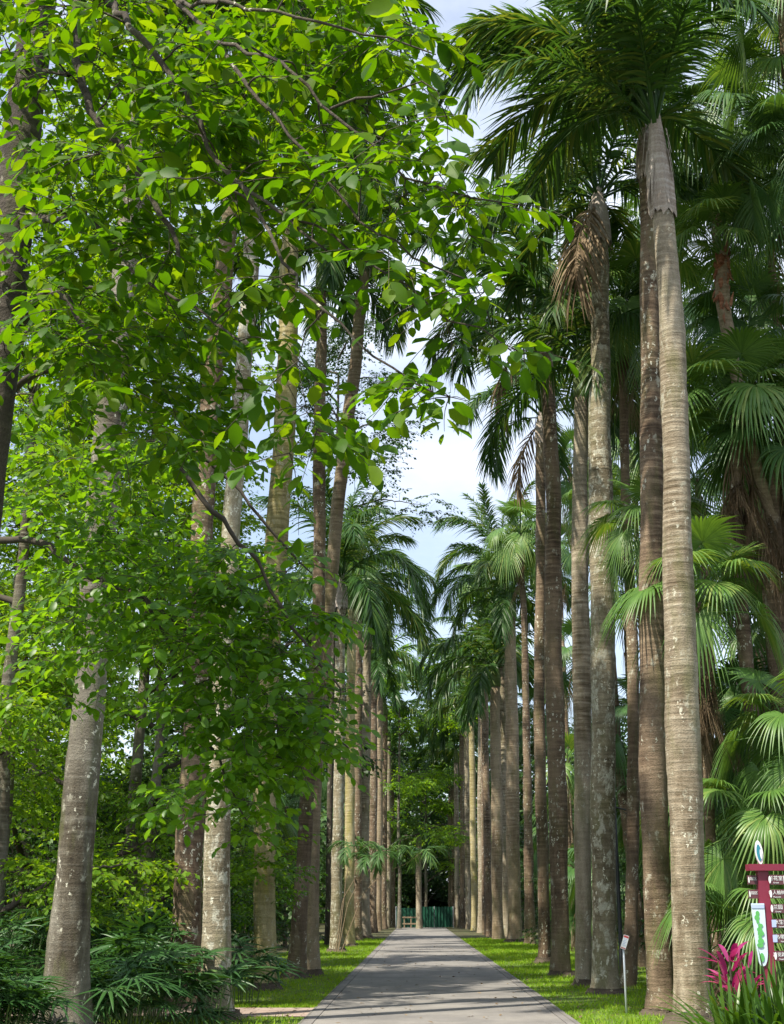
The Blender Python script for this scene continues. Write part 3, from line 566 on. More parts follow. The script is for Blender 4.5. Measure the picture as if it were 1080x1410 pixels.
# sunlit small-leaved trees behind them (each with its own trunk and crown)
def free_tree(name, label, x, y, h, cr, seed, lmat, bark, rt=.16, nseed=110, leaf=.10, low=.25, group=None, twigs=3, nleaf=10, twig_len=.55, tmpl=LEAF2, lean=(0, 0), cat='tree', squash=.8, nlimb=9):
    rg = np.random.default_rng(seed); z = np.linspace(0, h * .85, 6)
    P = np.stack([x + lean[0] * (z / h) ** 1.3 + .08 * np.sin(z + seed), y + lean[1] * (z / h) + 0 * z, z - .1], 1); r = np.linspace(rt, rt * .35, 6)
    S = []; limbs = []
    for i in range(nlimb):
        az = i * 2.4 + rg.normal(0, .2); z0 = h * (low + (.92 - low) * i / nlimb); rr = cr * (1 - .45 * (i / nlimb)) * rg.uniform(.7, 1.1)
        a = np.array([np.interp(z0, z, P[:, 0]), np.interp(z0, z, P[:, 1]), z0]); e = a + np.array([math.cos(az) * rr, math.sin(az) * rr, rr * rg.uniform(.1, .5)])
        mid = (a + e) / 2 + [0, 0, .12 * rr]; limbs.append((np.array([a, mid, e]), np.array([rt * .4, rt * .22, rt * .06])))
        c_ = a + (e - a) * .72; S.append(ell(rg, c_, (rr * .55, rr * .55, rr * .34 * squash), nseed // nlimb))
    S.append(ell(rg, (P[-1, 0], P[-1, 1], h * .92), (cr * .5, cr * .5, h * .12), nseed // 8))
    S = np.concatenate(S); S = S[S[:, 2] > .25]
    return assemble(name, label, (x, y, 0), (P, r), limbs, S, rg, lmat, bark, group, 10, cat, twig_len=twig_len, twigs=twigs, nleaf=nleaf, leaf=leaf, tmpl=tmpl, br=.012, flat=.5, droop=.2)
G = 'leafy trees on the left of the avenue'
def X(px, Y): return float(at(px, 1250, Y)[0])
BK = dict(twigs=4, nleaf=11, twig_len=.6, group=G)
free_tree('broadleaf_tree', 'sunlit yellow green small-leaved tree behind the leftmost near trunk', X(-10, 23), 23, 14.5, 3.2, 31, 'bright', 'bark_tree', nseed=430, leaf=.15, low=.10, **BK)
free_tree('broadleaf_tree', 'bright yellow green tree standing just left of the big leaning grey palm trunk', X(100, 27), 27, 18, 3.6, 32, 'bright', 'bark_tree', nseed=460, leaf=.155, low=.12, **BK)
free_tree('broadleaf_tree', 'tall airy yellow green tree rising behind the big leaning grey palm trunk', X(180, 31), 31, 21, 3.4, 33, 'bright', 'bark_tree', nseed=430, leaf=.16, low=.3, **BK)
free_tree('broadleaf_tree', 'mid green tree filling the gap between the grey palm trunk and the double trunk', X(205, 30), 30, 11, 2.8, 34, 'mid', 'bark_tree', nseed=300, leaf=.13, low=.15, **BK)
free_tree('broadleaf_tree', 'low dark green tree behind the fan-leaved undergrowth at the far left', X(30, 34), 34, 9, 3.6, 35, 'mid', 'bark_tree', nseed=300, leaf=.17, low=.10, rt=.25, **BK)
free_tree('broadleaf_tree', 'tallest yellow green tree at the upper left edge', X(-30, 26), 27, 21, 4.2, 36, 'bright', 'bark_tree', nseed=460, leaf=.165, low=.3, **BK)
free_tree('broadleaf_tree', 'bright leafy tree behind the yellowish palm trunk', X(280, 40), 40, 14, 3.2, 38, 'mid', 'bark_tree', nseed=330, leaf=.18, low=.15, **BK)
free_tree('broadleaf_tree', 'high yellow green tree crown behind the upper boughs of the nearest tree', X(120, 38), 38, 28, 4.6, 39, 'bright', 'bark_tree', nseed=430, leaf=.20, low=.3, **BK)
free_tree('broadleaf_tree', 'fine-leaved dark tree against the sky behind the slender leaning palm', X(455, 62), 62, 32, 4.6, 37, 'wood', 'bark_black', nseed=330, leaf=.22, group='fine leaved trees far behind the left row', low=.62, squash=.4, nlimb=12, twig_len=.9)

# avenue end: layered pale green tree, dark trees behind, one palm-like trunk
free_tree('broadleaf_tree', 'light green layered tree closing the end of the avenue', X(548, 104), 112, 24, 7.0, 41, 'mid', 'bark_tree', nseed=420, leaf=.30, group='trees at the end of the avenue', low=.28, twig_len=1.1, squash=.3)
free_tree('broadleaf_tree', 'lower light green tree under the layered one at the avenue end', X(588, 112), 124, 15, 6, 42, 'mid', 'bark_tree', nseed=360, leaf=.30, group='trees at the end of the avenue', low=.25, twig_len=1.1, squash=.3)

# generic background trees: three kinds copied
def copy_tree(o, loc, rz, sc, label=None, group=None):
    c = o.copy(); C.objects.link(c); c.location = loc; c.rotation_euler = (0, 0, rz); c.scale = (sc,) * 3
    if label: c['label'] = label
    if group: c['group'] = group
    for ch in o.children:
        d = ch.copy(); C.objects.link(d); d.parent = c
    return c
def bg_label(side): return 'dense dark green tree in the dim wood ' + side
rgb = np.random.default_rng(77); protos = []
spots = [(-13, 46, 'left'), (-20, 60, 'left'), (-9.5, 58, 'left'), (-12, 76, 'left'), (-17, 36, 'left'), (-9, 92, 'left'), (-14, 110, 'left'), (-24, 90, 'left'), (-22, 46, 'left'), (-7, 122, 'left'), (-7.5, 74, 'left'),
         (11, 60, 'right'), (15, 44, 'right'), (19, 58, 'right'), (12, 78, 'right'), (9.5, 96, 'right'), (15, 112, 'right'), (22, 84, 'right'), (24, 52, 'right'), (13, 33, 'right'), (8.5, 118, 'right'),
         (-3.5, 136, 'end'), (4.5, 134, 'end'), (0.5, 146, 'end'), (10, 140, 'end'), (-11, 142, 'end'), (-18, 132, 'end'), (18, 136, 'end')]
side_txt = {'left': 'beyond the left palm row', 'right': 'beyond the right palm row', 'end': 'behind the green hoarding at the avenue end'}
kinds = [dict(h=14, cr=4.6, rt=.28, low=.12), dict(h=16, cr=5.2, rt=.32, low=.2), dict(h=12, cr=4.2, rt=.22, low=.08)]
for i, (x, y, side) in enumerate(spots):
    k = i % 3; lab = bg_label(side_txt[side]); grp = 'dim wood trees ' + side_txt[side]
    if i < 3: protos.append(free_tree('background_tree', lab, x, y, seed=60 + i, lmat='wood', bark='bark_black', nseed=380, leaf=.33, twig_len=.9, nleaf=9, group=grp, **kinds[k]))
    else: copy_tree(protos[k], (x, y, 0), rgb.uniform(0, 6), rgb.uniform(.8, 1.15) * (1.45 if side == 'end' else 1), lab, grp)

# far-off wood that reads as one mass
def wood(n, seed):
    rg = np.random.default_rng(seed); P = []
    for (x0, x1, y0, y1, h, w_) in ((-46, -27, 25, 170, 13, .33), (27, 46, 25, 170, 13, .33), (-46, 46, 152, 175, 21, .34), (-34, 34, 148, 153, 6, .07)):
        m_ = int(n * w_); x = rg.uniform(x0, x1, m_); y = rg.uniform(y0, y1, m_)
        top = h * (.72 + .18 * np.sin(x * .5 + y * .23) + .12 * np.sin(y * .61 + 1.3 * x)); z = top * rg.random(m_) ** .8; P.append(np.stack([x, y, z], 1))
    P = np.concatenate(P); a = rg.normal(size=P.shape) * [1, 1, .5] - [0, 0, .3]
    mb = MB(); mb.batch(LEAF2[0], LEAF2[1], frames(a, np.array([0, 0, 1.]) + rg.normal(0, .6, P.shape)), P, rg.uniform(.5, 1.1, len(P))); return mb
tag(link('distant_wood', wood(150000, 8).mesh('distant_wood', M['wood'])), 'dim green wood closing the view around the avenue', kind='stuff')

# ------------------------------------------------------------------ avenue palms, right row
RG_ = 'royal palms in the right row'; LG_ = 'royal palms in the left row'
royal_palm([(951, 1410, 50), (946, 1200, 47), (941, 950, 47), (932, 700, 38), (924, 450, 35), (918, 340, 30), (914, 290, 28)], 'nearest royal palm of the right row, pale grey trunk above a dark name plate', shaft=1.95, sheath='dry', nf=18, seed=1, group=RG_, fscale=1.2, peel=True, az0=.3, cmax=2, gap=(-75, 45))
royal_palm([(911, 1396, 40), (903, 1150, 38), (899, 900, 37), (896, 700, 33), (897, 450, 27), (894, 300, 22), (891, 240, 20)], 'second royal palm of the right row, dark brown trunk pressed against the nearest one', shaft=1.25, sheath='dry', nf=18, bark='bark_dark', seed=2, group=RG_, fscale=1.2, peel=True, az0=2.9, cmax=2, gap=(-60, 60))
royal_palm([(835, 1368, 37), (832, 1150, 34), (829, 900, 33), (828, 700, 34), (827, 560, 30), (827, 450, 25), (824, 330, 23)], 'third royal palm of the right row, trunk speckled white with lichen, shaggy grey sheath', shaft=1.35, sheath='dry', nf=18, bark='bark_speck', seed=3, group=RG_, peel=True, dead=1, fscale=1.15, gap=(-112, -62), az0=1.9)
royal_palm([(806, 1358, 23), (803, 1150, 24), (800, 900, 25), (800, 700, 22), (800, 600, 20), (799, 545, 17)], 'fourth royal palm of the right row, slimmer trunk left of the speckled one', shaft=1.2, nf=12, bark='bark_near', seed=4, group=RG_)
royal_palm([(774, 1344, 26), (768, 1150, 26), (763, 900, 25), (762, 700, 21), (757, 600, 20), (752, 485, 19)], 'fifth royal palm of the right row, dark ringed brown trunk', shaft=1.3, sheath='dry', nf=18, bark='bark_dark', seed=5, dead=1, group=RG_, fscale=1.2, az0=1.0)
royal_palm([(750, 1326, 18), (745, 1100, 16), (743, 900, 15), (745, 700, 14), (745, 604, 12)], 'sixth royal palm of the right row, thin dark trunk behind the ringed brown one', shaft=1.1, sheath='dry', nf=11, bark='bark_dark', seed=6, group=RG_, peel=True, cmax=3, dead=1)
specs = [((709, 1298, 21), (706, 1100, 19), (704, 950, 17), (703, 850, 15), 'bark_warm', 'seventh royal palm of the right row, broad warm brown trunk'),
         ((697, 1293, 15), (694, 1100, 13), (692, 950, 12), (691, 800, 11), 'bark_near', 'eighth royal palm of the right row, narrow trunk left of the broad warm brown one'),
         ((686, 1294, 16), (684, 1150, 16), (683, 1050, 15), (682, 945, 13), 'bark_warm', 'ninth royal palm of the right row, evenly ringed tan trunk'),
         ((674, 1289, 11), (671, 1150, 10), (669, 1050, 10), (667, 935, 9), 'bark_dark', 'tenth royal palm of the right row, dull dark trunk'),
         ((663, 1284, 11), (663, 1150, 11), (663, 1050, 10), (663, 940, 9), 'bark_near', 'eleventh royal palm of the right row, grey trunk'),
         ((653, 1281, 9), (652, 1150, 9), (650, 1050, 8), (649, 985, 8), 'bark_moss', 'twelfth royal palm of the right row, moss yellowed trunk'),
         ((645, 1279, 8), (644, 1150, 8), (643, 1080, 7), (642, 1000, 7), 'bark_near', 'thirteenth royal palm of the right row, thin and far off'),
         ((637, 1278, 7), (637, 1150, 7), (636, 1080, 7), (636, 1010, 6), 'bark_dark', 'fourteenth royal palm of the right row, thin dark and far off'),
         ((630, 1277, 7), (629, 1150, 7), (629, 1090, 6), (628, 1050, 6), 'bark_near', 'fifteenth royal palm of the right row, third from the far end'),
         ((625, 1276, 6), (624, 1150, 6), (624, 1100, 6), (624, 1070, 5), 'bark_dark', 'second last royal palm of the right row'),
         ((620, 1275.5, 6), (620, 1150, 6), (620, 1100, 5), (620, 1075, 5), 'bark_dark', 'last royal palm of the right row, by the green hoarding')]
for i, s_ in enumerate(specs):
    royal_palm(list(s_[:4]), s_[5], nf=15 if i < 6 else 12, bark=s_[4], seed=20 + i, far=i > 1, group=RG_, shaft=1.4, fscale=1.3, sheath='shaft')
# left row
royal_palm([(90, 1425, 72), (96, 1300, 58), (105, 1190, 49), (116, 1060, 46), (124, 940, 44), (133, 750, 42), (145, 640, 44), (158, 540, 42), (178, 350, 36), (195, 150, 30), (205, 0, 24)], 'nearest royal palm of the left row, very thick pale grey trunk leaning right', shaft=1.5, nf=13, bark='bark_tree', seed=41, group=LG_)
royal_palm([(256, 1388, 48), (260, 1200, 40), (267, 1020, 34), (275, 820, 32), (285, 640, 30), (300, 450, 27), (320, 250, 22), (330, 130, 18)], 'second royal palm of the left row, dark trunk touching a paler one', shaft=1.4, nf=12, bark='bark_dark', seed=42, group=LG_)
royal_palm([(298, 1401, 46), (298, 1200, 38), (301, 1020, 29), (314, 820, 27), (327, 640, 25), (342, 400, 22), (350, 250, 19), (354, 160, 17)], 'third royal palm of the left row, grey white-spotted trunk, stained foot', shaft=1.4, nf=12, bark='bark_speck', seed=43, group=LG_)
royal_palm([(364, 1363, 33), (363, 1200, 31), (364, 1050, 30), (372, 900, 30), (383, 700, 31), (396, 520, 29), (401, 300, 23), (402, 200, 20)], 'fourth royal palm of the left row, yellowish sunlit mossy trunk', shaft=1.4, nf=13, bark='bark_moss', seed=44, group=LG_)
royal_palm([(406, 1346, 27), (418, 1180, 20), (427, 1060, 19), (434, 950, 18), (438, 850, 17), (441, 600, 17), (443, 480, 15), (442, 400, 13)], 'fifth royal palm of the left row, straight dark member of the twin trunks', shaft=1.3, nf=17, bark='bark_dark', seed=45, group=LG_, fscale=1.0)
royal_palm([(428, 1343, 24), (432, 1180, 18), (438, 1020, 17), (452, 830, 18), (466, 700, 18), (489, 500, 17), (497, 400, 16), (503, 370, 14)], 'sixth royal palm of the left row, slender bare trunk leaning right over its twin', shaft=1.25, sheath='dry', nf=13, bark='bark_warm', seed=46, group=LG_, fscale=1.0, peel=True)
specs = [((464, 1311, 20), (465, 1150, 15), (468, 1000, 15), (470, 835, 13), 'bark_speck', 'seventh royal palm of the left row, spotted grey trunk with pale dry sheath', 'dry'),
         ((481, 1303, 18), (481, 1150, 14), (483, 1000, 13), (484, 838, 11), 'bark_moss', 'eighth royal palm of the left row, mossy trunk', 'shaft'),
         ((492, 1296, 14), (492, 1150, 13), (493, 1000, 12), (494, 840, 10), 'bark_dark', 'ninth royal palm of the left row, dark trunk in shade', 'shaft'),
         ((501, 1292, 18), (502, 1150, 14), (504, 1000, 13), (506, 890, 11), 'bark_near', 'tenth royal palm of the left row, pale ringed trunk', 'dry'),
         ((513, 1284, 12), (514, 1150, 11), (515, 1000, 10), (515, 935, 9), 'bark_dark', 'eleventh royal palm of the left row, dark ringed trunk', 'shaft'),
         ((521, 1281, 10), (522, 1150, 10), (523, 1020, 9), (523, 950, 8), 'bark_warm', 'twelfth royal palm of the left row, brown trunk', 'shaft'),
         ((529, 1279, 9), (529, 1150, 8), (530, 1050, 8), (530, 985, 7), 'bark_dark', 'thirteenth royal palm of the left row, thin and far off', 'shaft'),
         ((535, 1277, 7), (535, 1150, 7), (535, 1070, 7), (535, 1020, 6), 'bark_near', 'second last royal palm of the left row', 'shaft'),
         ((541, 1276, 7), (541, 1150, 6), (540, 1090, 6), (540, 1060, 6), 'bark_dark', 'last royal palm of the left row', 'shaft')]
for i, s_ in enumerate(specs):
    royal_palm(list(s_[:4]), s_[5], nf=14 if i < 5 else 11, bark=s_[4], seed=60 + i, far=i > 3, group=LG_, shaft=1.4, fscale=1.3, sheath=s_[6], peel=s_[6] == 'dry')
# lone palm trunk by the hoarding
royal_palm([(577, 1274, 9), (577, 1230, 8), (577, 1190, 8), (577, 1165, 7)], 'lone short palm standing in front of the green hoarding', Y=112, nf=7, bark='bark_near', seed=90, far=True, group='palm by the hoarding', shaft=.9, fscale=.8)

# ------------------------------------------------------------------ fan palms
fan_palm((997, 345), 24, 'fan palm with red brown fibrous neck and curved brown trunk', trunk=[(992, 400, 22), (1003, 460, 16), (1022, 560, 17), (1045, 660, 18), (1075, 740, 20), (1120, 900, 22)], nl=16, size=.95, dead=0, hi=.58, bark='bark_warm', fibre=True, seed=1)
fan_palm((856, 420), 30, 'pale drooping fan palm between the speckled palm and the two nearest ones', trunk=[(862, 700, 14), (872, 900, 16), (872, 1150, 17), (868, 1330, 20)], nl=22, size=1.15, dead=6, seed=2)
fan_palm((1075, 0), 23, 'fan palm with pale hanging leaves in the top right corner', nl=20, size=1.05, dead=2, seed=3, base=(7.2, 23.5))
fan_palm((1095, 215), 23, 'dark blue green fan palm at the right edge near the top', nl=22, size=1.1, lib=FAND, dead=3, seed=4)
fan_palm((975, 175), 27, 'fan palm seen just right of the two nearest royal palm crowns', nl=20, size=1.15, dead=4, seed=5, lib=FAND)
fan_palm((1012, 570), 24, 'fan palm with a straight grey stem and long dead leaves hanging from its neck', trunk=[(1014, 650, 15), (1018, 800, 18), (1028, 920, 21)], nl=16, hi=.6, size=1.15, dead=22, seed=6)
fan_palm((1068, 620), 24, 'dark stemmed fan palm at the right edge with a thick skirt of dead leaves', trunk=[(1062, 800, 26), (1070, 900, 28)], nl=16, hi=.62, size=1.15, lib=FAND, dead=18, seed=7)
fan_palm((893, 725), 25.9, 'fan palm with a bright leaf reaching in front of the speckled trunk', nl=18, size=.85, dead=6, seed=8)
fan_palm((716, 735), 64, 'thin stemmed fan palm between the sixth and seventh right row palms', trunk=[(722, 850, 9), (725, 1000, 10), (730, 1300, 15)], nl=22, size=1.4, dead=3, seed=9, base=None)
fan_palm((662, 800), 88, 'rounded pale fan palm crown over the middle of the right row', nl=20, size=1.4, dead=2, seed=19)
fan_palm((828, 700), 40, 'fan palm whose leaning stem crosses behind the speckled palm', trunk=[(845, 950, 13), (850, 1050, 14), (866, 1150, 15), (886, 1335, 18)], nl=20, size=1.0, dead=6, seed=10)
fan_palm((960, 830), 23, 'fan palm with brown skirt right of the nearest royal palm at mid height', nl=16, hi=.7, size=1.05, dead=20, seed=11)
fan_palm((785, 640), 54, 'fan palm behind the fourth royal palm of the right row', nl=18, size=1.1, dead=5, seed=12, lib=FAND)
fan_palm((1030, 450), 26, 'fan palm filling the gap behind the fibrous necked one', nl=20, size=1.1, dead=6, seed=13, lib=FAND)
fan_palm((1085, 1000), 22.0, 'young fan palm with wide fresh leaves at the right edge above the sign', nl=16, size=.95, dead=0, seed=14, lo=.1, rt=.06)
fan_palm((1048, 1125), 22.0, 'low fan palm with drooping sunlit leaves just left of the sign', nl=16, size=.95, dead=0, seed=15, lo=.15, rt=.06)
fan_palm((1030, 1255), 21.5, 'short fan palm behind the magenta plant', nl=14, size=.9, dead=0, seed=16, lo=.2, rt=.05)
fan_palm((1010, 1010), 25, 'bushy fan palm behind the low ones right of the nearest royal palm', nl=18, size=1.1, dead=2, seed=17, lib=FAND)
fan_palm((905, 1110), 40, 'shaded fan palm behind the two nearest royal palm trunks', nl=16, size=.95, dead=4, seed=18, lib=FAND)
rgf = np.random.default_rng(5)
fill = [(780, 1060, 36), (735, 980, 50), (790, 900, 42), (870, 620, 38), (930, 560, 34), (1050, 740, 32), (960, 660, 36), (880, 980, 36), (770, 760, 52), (1060, 330, 28), (700, 1000, 66), (900, 300, 42), (1000, 760, 40), (840, 1200, 44), (760, 1150, 52), (960, 1100, 34), (860, 820, 50), (930, 420, 44), (1070, 560, 24), (1045, 880, 25), (800, 1210, 38), (1090, 120, 24)]
for i, (x, y, Y) in enumerate(fill):
    Y = max(Y, 6.6 * F_PX / (x - 575)) if x > 640 else Y
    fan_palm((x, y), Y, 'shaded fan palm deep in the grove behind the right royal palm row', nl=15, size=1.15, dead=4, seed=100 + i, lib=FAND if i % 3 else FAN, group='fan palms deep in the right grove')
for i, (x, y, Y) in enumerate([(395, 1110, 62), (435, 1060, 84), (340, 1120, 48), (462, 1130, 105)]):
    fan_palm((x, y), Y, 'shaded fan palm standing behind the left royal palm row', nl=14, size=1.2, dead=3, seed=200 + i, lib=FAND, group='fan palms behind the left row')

# ------------------------------------------------------------------ undergrowth: lady palms, left
LADY = [fan_mesh('lady_fan', 700 + v, 74 - 13 * v, 12, M['under'], pl=.28, Rb=.50, nseg=11, spread=125, droop=.22, split=.22, pr=.006, width=1.15 if v < 3 else 1.0) for v in range(4)]
def lady_clump(x, y, label, seed, n=34, h=1.0, r=.7, group='lady palms at the feet of the left trunks', lib=LADY, fs=1.0):
    rg = np.random.default_rng(seed); root = thing('lady_palm', label, 'palm shrub', (x, y, 0), group); st = MB()
    for i in range(n):
        a = i * 2.4; q = r * math.sqrt((i + .5) / n); bx, by = math.cos(a) * q, math.sin(a) * q; hh = h * rg.uniform(.35, 1.05) * (1 - .25 * q / r)
        tx, ty = bx * 1.35, by * 1.35; t = np.linspace(0, 1, 4)[:, None]
        S = np.array([bx, by, -.03]) * (1 - t) + np.array([tx, ty, hh]) * t; st.tubes(S[None], np.full((1, 4), .011), 5)
        for q_ in range(2):
            az = a + rg.normal(0, 1.1) + q_ * 2.2; link('fan_leaf', lib[rg.integers(len(lib))], root, (tx, ty, hh - q_ * .15), (rg.normal(0, .2), rg.normal(0, .2), az), float(rg.uniform(.75, 1.2)) * fs)
    link('stems', st.mesh('stems', M['royal_rachis']), root); return root
def gx(px, py): p = ground(px, py); return float(p[0]), float(p[1])
lady_clump(X(200, 21), 21, 'lady palm clump between the thick grey trunk and the dark one', 1, 44, 1.15, .62)
lady_clump(X(5, 17.5), 17.5, 'lady palm clump at the bottom left corner', 2, 34, .85, .42)
lady_clump(X(338, 24.5), 24.5, 'spiky lady palm clump at the foot of the yellowish trunk', 3, 9, 1.2, .25, fs=1.1)
lady_clump(X(25, 22), 22, 'sunlit lady palm clump behind the bottom left corner', 4, 44, 1.45, .9)
lady_clump(X(165, 24), 24, 'lady palm clump behind the thick grey trunk', 5, 44, 1.6, .9)
lady_clump(X(288, 20.5), 20.5, 'drooping lady palm clump in front of the stained grey trunk', 6, 9, .7, .3, fs=1.1)
lady_clump(X(80, 30), 30, 'shaded lady palm clump far behind the thick grey trunk', 7, 40, 1.7, 1.2)
lady_clump(X(225, 28), 28, 'shaded lady palm clump behind the dark trunk', 8, 40, 1.7, 1.0)
lady_clump(X(170, 19.6), 19.6, 'low lady palm clump right at the thick grey trunk', 9, 22, .8, .45)

# shrubs of the understorey, left and right
rgs = np.random.default_rng(15); shr = None
for i, (px, Y, h, txt) in enumerate([(60, 34, 4.5, 'left'), (150, 38, 5, 'left'), (235, 36, 5.5, 'left'), (320, 42, 5, 'left'), (395, 48, 5, 'left'), (340, 44, 4.2, 'left'), (430, 60, 5, 'left'), (470, 72, 5, 'left'), (505, 90, 5, 'left'), (10, 40, 5, 'left'),
                                   (850, 42, 4, 'right'), (920, 36, 4, 'right'), (780, 50, 4.5, 'right'), (740, 62, 4.5, 'right'), (700, 78, 5, 'right'), (990, 30, 3.5, 'right'), (660, 100, 5, 'right'), (1060, 28, 4, 'right')]):
    lab = 'leafy dark understorey shrub in the shade beyond the %s palm row' % txt; g = 'understorey shrubs beyond the %s palm row' % txt
    xx = X(px, Y); xx = min(xx, -6.8) if txt == 'left' else max(xx, 7.4)
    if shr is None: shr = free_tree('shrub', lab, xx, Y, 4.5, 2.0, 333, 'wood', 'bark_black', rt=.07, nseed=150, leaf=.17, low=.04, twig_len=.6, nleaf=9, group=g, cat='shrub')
    else: copy_tree(shr, (xx, Y, 0), rgs.uniform(0, 6), h / 4.5, lab, g)

# ------------------------------------------------------------------ foreground right: strap-leaved clumps and magenta plant
def strap_plant(name, label, x, y, n, ln, wd, mat, seed, cat, up=.9, group=None, z=0.0, stemh=0.0):
    rg = np.random.default_rng(seed); root = thing(name, label, cat, (x, y, 0), group); V = []; K = 7; s = np.linspace(0, 1, K)
    for i in range(n):
        az = i * 2.4 + rg.normal(0, .3); el = up * rg.uniform(.55, 1.45); el = min(el, 1.5); l_ = ln * rg.uniform(.65, 1.15); b0 = np.array([math.cos(az), math.sin(az), 0]) * rg.uniform(0, .12) * (ln / .6)
        d = np.array([math.cos(az) * math.cos(el), math.sin(az) * math.cos(el), math.sin(el)]); P = b0 + d * (s * l_)[:, None]; P[:, 2] += -.42 * l_ * s ** 2.2 * rg.uniform(.4, 1.3) + stemh * rg.uniform(.3, 1)
        pr = np.array([-math.sin(az), math.cos(az), 0]); hw = wd * np.array([.5, .85, 1, 1, .85, .5, .04]) * rg.uniform(.8, 1.15); up_ = np.array([0, 0, 1.])
        V.append(np.stack([P - pr * hw[:, None] + up_ * (hw * .35)[:, None], P, P + pr * hw[:, None] + up_ * (hw * .35)[:, None]], 1).reshape(-1, 3))
    mb = MB(); mb.raw(np.array(V), [(3 * i + q, 3 * i + q + 1, 3 * i + q + 4, 3 * i + q + 3) for i in range(K - 1) for q in (0, 1)])
    link('leaves', mb.mesh('leaves', M[mat]), root)
    if stemh: link('stem', MB().tubes([[(0, 0, 0), (.01, 0, stemh * .5), (0, 0, stemh)]], [[.02, .018, .014]], 8).mesh('stem', M['twig']), root)
    return root
SG = 'green strap leaved clumps under the sign'
strap_plant('strap_leaf_plant', 'green strap-leaved clump at the foot of the maroon sign post', X(1052, 15.6), 15.6, 70, 1.35, .026, 'strap', 1, 'plant', group=SG, up=1.12)
strap_plant('strap_leaf_plant', 'green strap-leaved clump between the nearest royal palm and the sign', X(1000, 16.2), 16.2, 70, 1.25, .026, 'strap', 2, 'plant', group=SG, up=1.05)
strap_plant('strap_leaf_plant', 'green strap-leaved clump in the bottom right corner', X(1088, 15.4), 15.4, 60, 1.4, .026, 'strap', 3, 'plant', group=SG, up=1.1)
strap_plant('strap_leaf_plant', 'green strap-leaved clump behind the ones at the sign', X(1035, 16.6), 16.6, 60, 1.25, .026, 'strap', 4, 'plant', group=SG, up=1.1)
strap_plant('cordyline', 'magenta leaved plant between the nearest royal palm and the sign', X(1000, 18), 18, 34, .46, .042, 'magenta', 5, 'plant', up=1.0, stemh=1.0, group='magenta plants')
strap_plant('cordyline', 'smaller darker magenta plant right behind the brighter one', X(1022, 18.6), 18.6, 22, .42, .036, 'magenta', 6, 'plant', up=.9, stemh=.85, group='magenta plants')

# root mounds and litter skirts at some trunk feet
# ------------------------------------------------------------------ small built things
M['maroon'] = plain('maroon_paint', (.20, .018, .045), .45, .2, 6); M['plate'] = plain('brown_plate', (.10, .035, .045), .5, .2, 10)
M['white'] = plain('white_paint', (.72, .73, .74), .5, .06); M['black'] = plain('black_metal', (.012, .015, .018), .45, .3, 12)
M['navy'] = plain('navy_plate', (.012, .02, .04), .4, .2); M['bluep'] = plain('pale_blue', (.40, .48, .75), .5, .1); M['mapw'] = plain('map_ground', (.55, .66, .74), .4, .08)
M['mapg'] = plain('map_green', (.10, .38, .10), .5, .2, 30); M['teal'] = plain('teal', (.03, .20, .28), .4, .2); M['red'] = plain('red_print', (.50, .06, .06), .5, .1)
M['hoard'] = plain('green_hoarding', (.006, .062, .034), .5, .35, 2); M['timber'] = plain('pale_timber', (.24, .175, .11), .8, .3, 10); M['post'] = plain('galvanised_post', (.5, .54, .58), .4, .08, metal=.2)
def text_mesh(s, size, mat, ext=.001):
    cu = bpy.data.curves.new('lettering', 'FONT'); cu.body = s; cu.size = size; cu.extrude = ext; cu.align_x = 'CENTER'; cu.align_y = 'CENTER'
    o = bpy.data.objects.new('tmp', cu); C.objects.link(o); bpy.context.view_layer.update()
    me = bpy.data.meshes.new_from_object(o.evaluated_get(bpy.context.evaluated_depsgraph_get())); bpy.data.objects.remove(o); me.materials.clear(); me.materials.append(mat); me.name = 'lettering'; return me
def disc(mb, c, rx, rz, y, n=28, pt=1.0, th=.003):      # pointed-oval plate facing -Y
    a = np.arange(n) / n * 2 * math.pi; q = np.abs(np.cos(a)) ** pt * np.sign(np.cos(a)); xs = c[0] + rx * q; zs = c[1] + rz * np.sin(a)
    V = np.concatenate([np.stack([xs, np.full(n, y), zs], 1), np.stack([xs, np.full(n, y + th), zs], 1)])
    mb.add(V, [tuple(range(n))[::-1], tuple(n + i for i in range(n))] + [(i, (i + 1) % n, n + (i + 1) % n, n + i) for i in range(n)]); return mb
SY = 17.0; SS = 1.7; sx = float(at(1053, 1250, SY)[0]); mz = lambda py: float(at(1053, py, SY)[2]) / SS; mppS = mpp(at(1053, 1250, SY)) / SS
sg = thing('direction_sign', 'maroon garden direction sign with brown name slats and a map panel at the right edge', 'sign', (sx, SY, 0)); sg.scale = (SS,) * 3
mb = MB(); mb.box((0, 0, mz(1197) / 2 - .05), (.075, .07, mz(1197) + .1)); link('post', mb.mesh('post', M['maroon'], False), sg)
mb = MB(); mb.box((.82, 0, mz(1197) / 2 - .05), (.075, .07, mz(1197) + .1)); link('post', mb.mesh('post', M['maroon'], False), sg)
zt = mz(1194.5); mb = MB(); mb.box((.40, 0, zt), (1.0, .13, .045)); link('top_beam', mb.mesh('top_beam', M['maroon'], False), sg)
px2 = lambda p: (p - 1053) * mppS
lg = link('emblem', disc(MB(), (0, 0), .026, .085, -.012, pt=1.25, th=.024).mesh('emblem', M['white'], False), sg, (px2(1051), 0, mz(1174)), (0, R_(-4), 0))
link('emblem_leaf', disc(MB(), (-.003, -.002), .017, .06, -.016, pt=1.2, th=.003).mesh('emblem_leaf', M['teal'], False), lg)
link('emblem_leaf', disc(MB(), (.008, -.012), .007, .035, -.0195, pt=1.2, th=.003).mesh('emblem_leaf', M['white'], False), lg)
